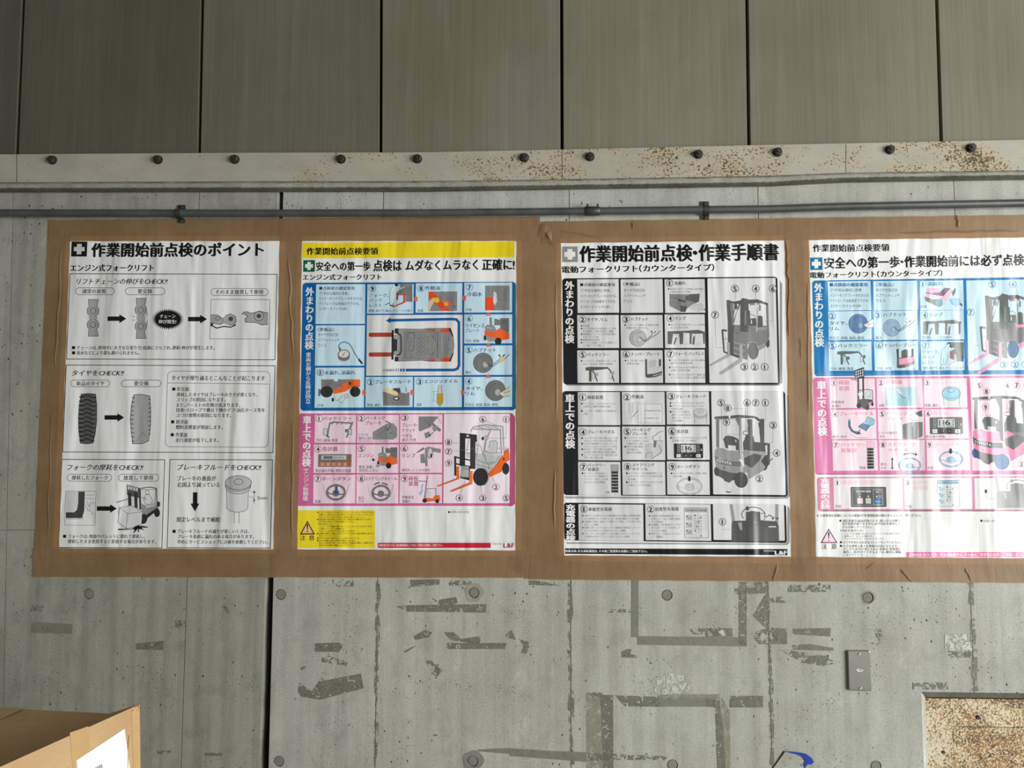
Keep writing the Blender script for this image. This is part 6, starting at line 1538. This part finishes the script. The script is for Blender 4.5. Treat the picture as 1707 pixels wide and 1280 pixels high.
tx('球切れ、レンズの割れ', 132, 418, 540, None, 36, gray(80)); num(7, 182, 524, 44, (90, 140, 170), 5)
for i, (t, x) in enumerate((('フォーク、', 365), ('バック', 300), ('レスト', 300))): tx(t, 140, 612+i*70, x, None, 54, (80, 110, 130), 0)
tx('損傷、曲がり、緩み、チェーンの張り', 145, 826, 700, None, 38, gray(80))
part('printed_illustration')
lampbar((1.06, 128, 1.08, -138), gray(116))
pg([(500, 482), (695, 482), (695, 700), (670, 740), (600, 742), (590, 650), (500, 640)], (112, 116, 108)); pg([(500, 620), (590, 650), (560, 720), (510, 700)], (120, 100, 120)); pg([(655, 660), (690, 660), (690, 740), (660, 740)], (70, 100, 160))
pg([(455, 540), (480, 510), (520, 560), (580, 552), (575, 570), (510, 600), (480, 640), (475, 720), (430, 790), (385, 780), (388, 700), (400, 590)], (196, 226, 236)); ln([(455, 540), (400, 590), (388, 700), (380, 780), (410, 790), (430, 700)], 4, gray(60)); ln([(520, 566), (580, 554)], 4, gray(60)); ln([(480, 640), (475, 720), (430, 790)], 4, gray(60)); pg([(460, 505), (490, 482), (515, 485), (530, 550), (500, 545)], gray(60)); el(492, 520, 14, 18, gray(226))
pg([(492, 610), (510, 610), (508, 700), (490, 695)], (236, 170, 196)); pg([(565, 640), (592, 650), (592, 745), (470, 795), (470, 782), (566, 735)], (236, 170, 196))
truck_front((1.118, 126, 1.118, -54.5), (98, 102, 100), (126, 124, 126), gray(150), (232, 160, 192), (62, 104, 146), (236, 156, 190), BP)
for p in ([(1073, -240), (1073, -150)], [(1347, -240), (1347, -140)], [(788, 130), (803, 520), (905, 530)], [(1290, 670), (1255, 725)], [(1370, 680), (1374, 725)]): ln(p, 3, gray(120))
part('printed_text')
for n, x, y in ((5, 1069, -290), (4, 1347, -290), (7, 785, 82), (3, 1226, 780), (2, 1373, 780), (1, 1510, 780), (6, 1560, -290)): num(n, x, y, 46, (60, 110, 150), 7, (190, 216, 230))
# pink block
Z(1340, 620, 6.737)
part('printed_panel')
fr(102, 66, 2650, 1140, 7, P4, 34, P4); pg([(140, 1140), (2600, 1140), (2600, 1150), (170, 1150)], (150, 110, 140))
for i, (x0, x1) in enumerate(((292, 802), (818, 1335), (1348, 1836))):
    for j, (y0, y1) in enumerate(((78, 402), (424, 752), (768, 1106))): bx(x0+14*j, y0-2*i, x1+14*j+2, y1-2*i, PP4)
bx(1870, 72, 2622, 1104, PP4)
part('printed_text')
vt('車上での点検', 196, 98, 212, 715, 100, WH, 2)
def n4(n, x, y, fc=PP4): num(n, x, y, 36, (90, 60, 80), 3, fc)
n4(1, 338, 122); tx('荷役', 388, 118, 512, None, 50, PT4, 1); tx('装置', 392, 184, 512, None, 50, PT4, 1); n4(2, 866, 118); tx('作動油', 920, 115, 1100, 110, 48, PT4, 1)
n4(4, 350, 474); tx('ブレーキペダル', 400, 470, 784, 466, 44, PT4, 1); n4(5, 878, 470); tx('パーキング', 926, 468, 1160, None, 42, PT4, 1); tx('ブレーキ', 935, 524, 1115, None, 40, PT4, 1)
n4(7, 360, 818); tx('バッテリー', 416, 816, 690, None, 44, PT4, 1); tx('容量計', 416, 880, 598, None, 46, PT4, 1); n4(8, 888, 816); tx('ステアリング', 944, 814, 1255, None, 42, PT4, 1); tx('ホイール', 946, 874, 1176, None, 40, PT4, 1)
for t, x0, x1, y in (('作動具合', 305, 455, 338), ('油漏れ', 308, 415, 380), ('遊び、効き', 320, 482, 726), ('残量', 624, 696, 1076), ('油量', 838, 902, 374), ('レバーの操作力', 845, 1052, 684), ('効き', 848, 902, 724), ('遊び、', 862, 938, 1034), ('ガタ', 862, 925, 1078)): tx(t, x0, y, x1, None, 32, gray(44), 0)
part('printed_illustration')
fusebar(706, 782, 790, 1090, gray(34), (240, 190, 210))
for x in (600, 656): pg([(x, 72), (x+20, 72), (x+22, 200), (x+22, 400), (x+2, 400)], gray(64))
pg([(568, -20), (676, -56), (680, 70), (572, 80)], gray(58))
for i in range(4):
    for j in range(3): pg([(580+i*25, -10+j*30-i*7), (594+i*25, -14+j*30-i*7), (594+i*25, 6+j*30-i*7), (580+i*25, 10+j*30-i*7)], gray(206))
pg([(515, 66), (600, 88), (600, 104), (530, 84)], (196, 120, 150)); ln([(610, 205), (720, 196), (770, 205), (775, 310)], 8, gray(66)); ln([(640, 210), (620, 260)], 7, gray(66)); pg([(610, 240), (655, 212), (665, 260), (615, 270)], (222, 232, 230)); pg([(675, 220), (755, 212), (760, 290), (680, 300)], (190, 206, 206)); el(722, 240, 16, 18, gray(226))
pg([(600, 310), (680, 300), (775, 310), (780, 345), (740, 385), (700, 425), (660, 400), (600, 400)], gray(88)); el(618, 378, 26, 30, gray(50)); pg([(725, 345), (765, 335), (768, 360), (735, 388)], (236, 150, 186)); el(712, 400, 22, 30, gray(70)); el(770, 362, 14, 22, gray(50))
bx(910, 172, 1262, 380, (176, 208, 226)); pg([(1040, 195), (1065, 185), (1105, 240), (1080, 255)], gray(226)); ln([(1075, 250), (1110, 285), (1140, 290)], 6, gray(80)); pg([(1040, 300), (1160, 290), (1180, 378), (1050, 378)], (160, 204, 214))
for i in range(7): ln([(915+i*45, 376), (945+i*45, 300)], 2.5, (120, 150, 176))
ln([(510, 545), (512, 610), (540, 660), (600, 690), (615, 680)], 26, (76, 104, 122)); el(511, 545, 14, 16, (76, 104, 122)); el(511, 545, 6, 7, gray(220)); pg([(612, 610), (660, 575), (690, 580), (750, 600), (700, 664), (660, 640), (620, 625)], (96, 136, 170)); pg([(690, 560), (715, 500), (795, 535), (785, 590), (740, 600), (692, 575)], (150, 198, 220)); ln([(612, 610), (660, 575), (690, 560), (715, 500), (795, 535), (785, 590), (740, 605), (700, 664), (660, 640), (612, 612)], 4, gray(60)); ln([(595, 665), (640, 695)], 8, K_); ln([(630, 645), (620, 700)], 8, K_); ln([(528, 702), (590, 738), (708, 738)], 3, gray(90))
pg([(1108, 590), (1200, 562), (1335, 560), (1335, 720), (1270, 750), (1108, 750)], gray(130)); pg([(1212, 560), (1234, 556), (1228, 610), (1208, 616)], (150, 176, 206)); pg([(1195, 480), (1245, 455), (1300, 480), (1300, 540), (1205, 545)], gray(226)); ln([(1210, 470), (1195, 500), (1210, 545), (1290, 545)], 4, gray(60)); pg([(1240, 462), (1330, 425), (1332, 500), (1300, 500)], gray(104))
ln([(992, 975), (992, 1080)], 11, K_); pg([(978, 985), (992, 960), (1008, 985)], K_); pg([(978, 1072), (1008, 1072), (993, 1098)], K_)
ln([(1130, 926), (1190, 910), (1260, 926)], 9, K_); pg([(1135, 905), (1112, 928), (1140, 938)], K_); pg([(1252, 905), (1280, 930), (1250, 940)], K_)
wheel(1188, 1048, 120, 80, (150, 180, 206), (60, 80, 104))
Z(1520, 610, 6.737)
part('printed_text')
n4(3, 170, 186); tx('ブレーキフルード', 235, 184, 592, 178, 38, (238, 190, 206), 1); n4(6, 184, 532); tx('各計器', 238, 532, 410, None, 48, (238, 180, 200), 1); n4(9, 198, 884); tx('ホーンボタン', 255, 884, 596, None, 42, (236, 184, 204), 1)
for t, x0, x1, y in (('液量、漏れ', 142, 300, 440), ('各計器の作動', 155, 375, 793), ('音量', 176, 240, 1142)): tx(t, x0, y, x1, None, 34, gray(60), 0)
part('printed_illustration')
pg([(352, 320), (536, 320), (532, 450), (360, 450)], gray(222)); ln([(355, 340), (362, 452)], 4, gray(60)); ln([(534, 340), (532, 452)], 4, gray(60)); el(442, 310, 104, 76, (160, 206, 226)); ring(442, 315, 102, 74, 3, (50, 80, 110)); ring(442, 298, 102, 68, 3.5, (50, 80, 110)); ring(440, 274, 36, 24, 4, (50, 80, 110))
meter(200, 578, 575, 762, gray(76)); wheel(440, 1045, 128, 84, (150, 190, 216), (60, 84, 110)); pg([(422, 928), (450, 928), (450, 960), (462, 960), (436, 992), (412, 960), (422, 960)], K_)
truck_rear((1.11, 75, 1.018, -21), (92, 96, 96), (96, 98, 100), gray(120), (42, 100, 150), (236, 142, 178), (88, 94, 92), WH, PP4)
for p in ([(762, 260), (775, 625), (800, 628)], [(880, 282), (1058, 284), (1062, 500)], [(1078, 255), (1078, 500)], [(826, 500), (830, 556), (960, 556)], [(1228, 1070), (1228, 900)]): ln(p, 3, gray(120))
part('printed_text')
for n, x, y in ((5, 755, 218), (8, 838, 284), (6, 1077, 216), (7, 1178, 214), (1, 1290, 214), (9, 827, 462), (2, 1230, 1100)): n4(n, x, y)
# charger block
Z(1340, 780, 7.53)
part('printed_panel')
fr(166, 118, 2975, 530, 6, CH, 30, CH); pg([(200, 530), (2900, 530), (2900, 545), (220, 545)], (140, 110, 124)); bx(370, 130, 1245, 512, CHP); bx(1258, 126, 2115, 512, (232, 230, 230)); bx(2140, 126, 2955, 512, (234, 232, 232))
part('printed_text')
vt('充電器の点検', 266, 130, 272, 515, 112, (246, 226, 234), 2)
num(1, 424, 182, 40, gray(40), 2, CHP); tx('車載型充電器', 480, 182, 890, 178, 58, (236, 190, 200), 1); num(2, 1305, 182, 40, gray(40), 2, (232, 230, 230)); tx('別置型', 1360, 182, 1560, None, 50, (236, 200, 206), 1); tx('充電器', 1362, 246, 1560, None, 50, (236, 200, 206), 1)
tx('作動', 392, 482, 470, None, 38, gray(50), 0); tx('作動', 1272, 482, 1352, None, 38, gray(50), 0)
part('printed_illustration')
fr(588, 242, 1034, 486, 8, gray(76), 10, gray(92)); fr(612, 262, 998, 466, 3, gray(190)); tx('CHARGER', 655, 292, 845, None, 30, WH, 1); fr(870, 272, 985, 460, 4, gray(214)); bx(890, 382, 972, 452, (40, 110, 170)); fr(672, 380, 740, 446, 3, gray(214), 6, (238, 200, 212)); fr(776, 380, 842, 446, 3, gray(190), 6, gray(196)); el(704, 358, 9, 9, WH); el(808, 356, 9, 9, WH); el(915, 298, 8, 8, WH); el(915, 358, 8, 8, WH); fr(935, 286, 962, 312, 3, WH); fr(945, 346, 970, 372, 3, WH); tx('Y', 690, 328, 715, None, 28, WH, 1); tx('▭', 900, 416, 960, None, 34, WH, 1)
Z(1520, 780, 7.53)
chart(318, 155, 600, 486, (150, 184, 210), (176, 206, 222), (60, 90, 120)); dash((0.87, 292, 0.76, -130), gray(130), gray(136), gray(234)); ln([(938, 320), (938, 385), (1080, 388)], 3, gray(130)); tx('1', 920, 290, 940, None, 60, K_, 1)
Z(1340, 780, 7.53)
part('printed_text')
tx('※点検要領の詳細については裏面の「作業開始前点検のポイント」をご覧ください。', 165, 597, 1472, 595, 36, K_, 1)
yy = 662
for t, x0, x1, h, dy in (('油圧系統の油温が高いとき、熱いガスが噴き', 484, 1210, 34, 37), ('出す危険がありますから、必ず内圧を逃がして', 484, 1210, 34, 41), ('から点検してください。', 484, 850, 34, 45), ('（内圧の逃がし方）', 458, 750, 32, 39), ('1. フォークを地面に降ろす。2. キースイッチをOFFにする。', 478, 1212, 27, 32), ('3. 操作レバーを2～3回動かす。', 478, 870, 27, 32), ('4. キャップをはずすときは、ゆっくりまわす。', 478, 1015, 27, 45), ('タイヤ空気圧は指定以上に上げないでください。', 492, 1212, 34, 46), ('小さな故障も重大な事故の原因となります。', 492, 1185, 34, 38), ('少しでも異常が感じられる車両は、管理者に', 492, 1220, 34, 38), ('報告し、修理が完了するまでは、絶対に運転', 494, 1220, 34, 36), ('しないでください。', 496, 795, 34, 30)):
    tx(t, x0, yy, x1, None, h, gray(44), 1 if h > 30 else 0); yy += dy
for y in (662, 932, 978): el(466-(8 if y < 700 else 0), y, 14, 14, K_)
pg([(312, 760), (422, 942), (208, 942)], (60, 20, 40)); pg([(312, 782), (402, 930), (230, 930)], (238, 208, 226)); pg([(300, 808), (324, 808), (316, 888), (308, 888)], K_); el(313, 912, 9, 8, K_)
tx('注', 222, 985, 290, None, 64, K_, 1); tx('意', 345, 985, 412, None, 64, K_, 1)
part('printed_panel')
fr(1285, 628, 2170, 1040, 2, gray(196)); fr(2198, 628, 2900, 1040, 2, gray(196)); bx(1282, 1056, 2940, 1118, (226, 108, 160))
part('printed_text')
tx('定期検査（年次・月次）、安全運転講習会、その他のご要望等お気軽にご用命ください。', 1320, 1090, 2790, 1088, 40, (250, 226, 236), 1)
el(2229, 662, 15, 15, K_); tx('お問い合わせ先', 2252, 664, 2498, None, 32, gray(70), 0)
done(rt)
finish_all()
# ------------------------------------------------------------------ brown packing tape strips framing the posters
def strip(label, pts, off, folds=(), ridges=()):
    """a tape strip: pts is a quad in photo points (tl, tr, br, bl); a fine grid with slight wrinkles"""
    q = [Vector(XZ(px, py, off)) for px, py in pts]
    L = max((q[1]-q[0]).length, (q[3]-q[0]).length)
    nu = max(3, int((q[1]-q[0]).length/0.012)); nv = max(3, int((q[3]-q[0]).length/0.012))
    vs, fs = [], []; sd = random.random()*9
    for j in range(nv+1):
        for i in range(nu+1):
            a, b = i/nu, j/nv
            p = (q[0]*(1-a)+q[1]*a)*(1-b)+(q[3]*(1-a)+q[2]*a)*b
            e = min(1, min(a, 1-a)*nu/2, min(b, 1-b)*nv/2)
            y = off + 0.00035*e*(math.sin(p.x*61+sd+2*math.sin(p.y*9))+math.sin(p.y*47+p.x*12+sd))
            jx = 0.0006*math.sin(p.y*70+sd)*(1 if i in (0, nu) else 0); jz = 0.0005*math.sin(p.x*55+sd)*(1 if j in (0, nv) else 0)
            vs.append((p.x+jx, -y, p.y+jz))
    w = nu+1
    for j in range(nv):
        for i in range(nu):
            a = j*w+i; fs.append((a, a+1, a+1+w, a+w))
    n_ = len(vs)
    o = mk('packing_tape_strip', vs, fs, 'tape', None, True)
    tag(o, label, 'tape', 'brown tape round the posters'); o.data.polygons.foreach_set('use_smooth', [True]*len(o.data.polygons))
    for pts_, hgt, wd in ridges:
        vs2, fs2 = [], []
        pp = [P(px, py, off) for px, py in pts_]
        for i, p in enumerate(pp):
            a = pp[max(0, i-1)]; b = pp[min(len(pp)-1, i+1)]; d = Vector((b.x-a.x, 0, b.z-a.z)).normalized(); n2 = Vector((-d.z, 0, d.x))
            k_ = 0.0 if i in (0, len(pp)-1) else 1.0
            for s, h in ((-1, 0.0003), (-0.35, hgt*0.7), (0, hgt), (0.4, hgt*0.6), (1, 0.0003)):
                v = p+n2*(wd*s*(0.35+0.65*k_)); vs2.append((v.x, v.y-max(0.0004, h*k_), v.z))
            if i:
                for m_ in range(4): fs2.append(((i-1)*5+m_, (i-1)*5+m_+1, i*5+m_+1, i*5+m_))
        mk('crease', vs2, fs2, 'tape', o, True)
    return o
def wob(p0, p1, n=7, amp=1.5):
    return [(p0[0]+(p1[0]-p0[0])*i/n+random.uniform(-amp, amp), p0[1]+(p1[1]-p0[1])*i/n+random.uniform(-amp, amp)) for i in range(n+1)]
# verticals first (bottom layer), then the long horizontals over them
strip('vertical brown tape strip along the left edge of the leftmost poster', [(81, 368), (118, 368), (97, 958), (55.5, 960)], 0.0027, (), [(wob((103, 405), (92, 620), 9), 0.0022, 0.0035), (wob((86, 690), (80, 905), 8), 0.0018, 0.003)])
strip('vertical brown tape strip between the two left posters', [(467, 368), (504, 368), (495, 958), (455, 958)], 0.0027, (), [(wob((480, 425), (490, 600), 9, 2.5), 0.0026, 0.003), (wob((489, 700), (486, 900), 8), 0.002, 0.003)])
strip('vertical brown tape strip along the right edge of the yellow-titled poster', [(861.5, 366), (899, 366), (882, 958), (859.5, 958)], 0.0030)
strip('vertical brown tape strip left of the thick-gridded poster', [(893, 373), (935, 373), (941, 962), (877, 964)], 0.0026, (), [(wob((926, 470), (928, 700), 9, 1), 0.002, 0.003), (wob((925, 780), (924, 880), 6), 0.003, 0.003)])
strip('vertical brown tape strip with shiny crinkles between the two right posters', [(1307.5, 366), (1348, 365), (1362, 968), (1320.5, 966)], 0.0030, (), [(wob((1311, 398), (1316, 560), 14, 2.2), 0.0035, 0.0028), (wob((1334, 560), (1335, 600), 5, .6), 0.002, 0.0018), (wob((1346, 470), (1348, 690), 8, 1), 0.0022, 0.0035)])
strip('long horizontal brown tape strip over the tops of the two left posters', [(81, 366.5), (900, 361), (900, 401.5), (81, 402)], 0.0034, (), [(wob((108, 396), (126, 393), 4, .7), 0.002, 0.002)])
strip('horizontal brown tape strip over the tops of the two right posters', [(903, 369), (1760, 357), (1760, 395), (903, 405.5)], 0.0035, (),
      [(wob((935, 384), (1000, 396), 6, .6), 0.002, 0.0022), (wob((1054, 369), (1055, 383), 4, .4), 0.003, 0.0014), (wob((1500, 388), (1700, 384), 12, 1), 0.003, 0.003), (wob((1595, 358), (1597, 380), 6, 1.5), 0.004, 0.006)])
strip('long horizontal brown tape strip under the two left posters', [(56, 913.5), (880, 917.5), (878, 963), (54.5, 961.5)], 0.0034)
strip('horizontal brown tape strip under the two right posters, one pale diagonal crease', [(884, 925.5), (1760, 930.7), (1760, 972), (882, 966)], 0.0035, (),
      [(wob((1500, 948), (1521, 971), 6, .7), 0.0036, 0.0024), (wob((1443, 948), (1458, 938), 5, .8), 0.002, 0.002), (wob((1288, 968), (1296, 940), 5, 1), 0.003, 0.004), (wob((1608, 946), (1618, 970), 4, 1), 0.003, 0.002)])
# crumpled tape corner between the top strips
cc = [(896, 393), (899, 378), (909, 369), (917, 380), (921, 392), (919, 404), (925, 411), (912, 402), (902, 397)]
bm = bmesh.new(); cpt = P(909, 386, 0.0085); cv_ = bm.verts.new(cpt)
rim = [bm.verts.new(P(px, py, 0.0040)) for px, py in cc]
mid = [bm.verts.new(P((px+909)/2+random.uniform(-2, 2), (py+387)/2+random.uniform(-2, 2), 0.0075+random.uniform(-0.0035, 0.003))) for px, py in cc]
n = len(cc)
for i in range(n):
    j = (i+1) % n
    bm.faces.new((rim[i], rim[j], mid[j], mid[i])); bm.faces.new((mid[i], mid[j], cv_))
bmesh.ops.subdivide_edges(bm, edges=bm.edges[:], cuts=1, use_grid_fill=True)
for v in bm.verts: v.co.y += random.uniform(-0.0006, 0.0006)
tag(mkbm('crumpled_tape', bm, 'tape', None, True), 'crumpled lump of brown tape at the meeting of the two top strips', 'tape')
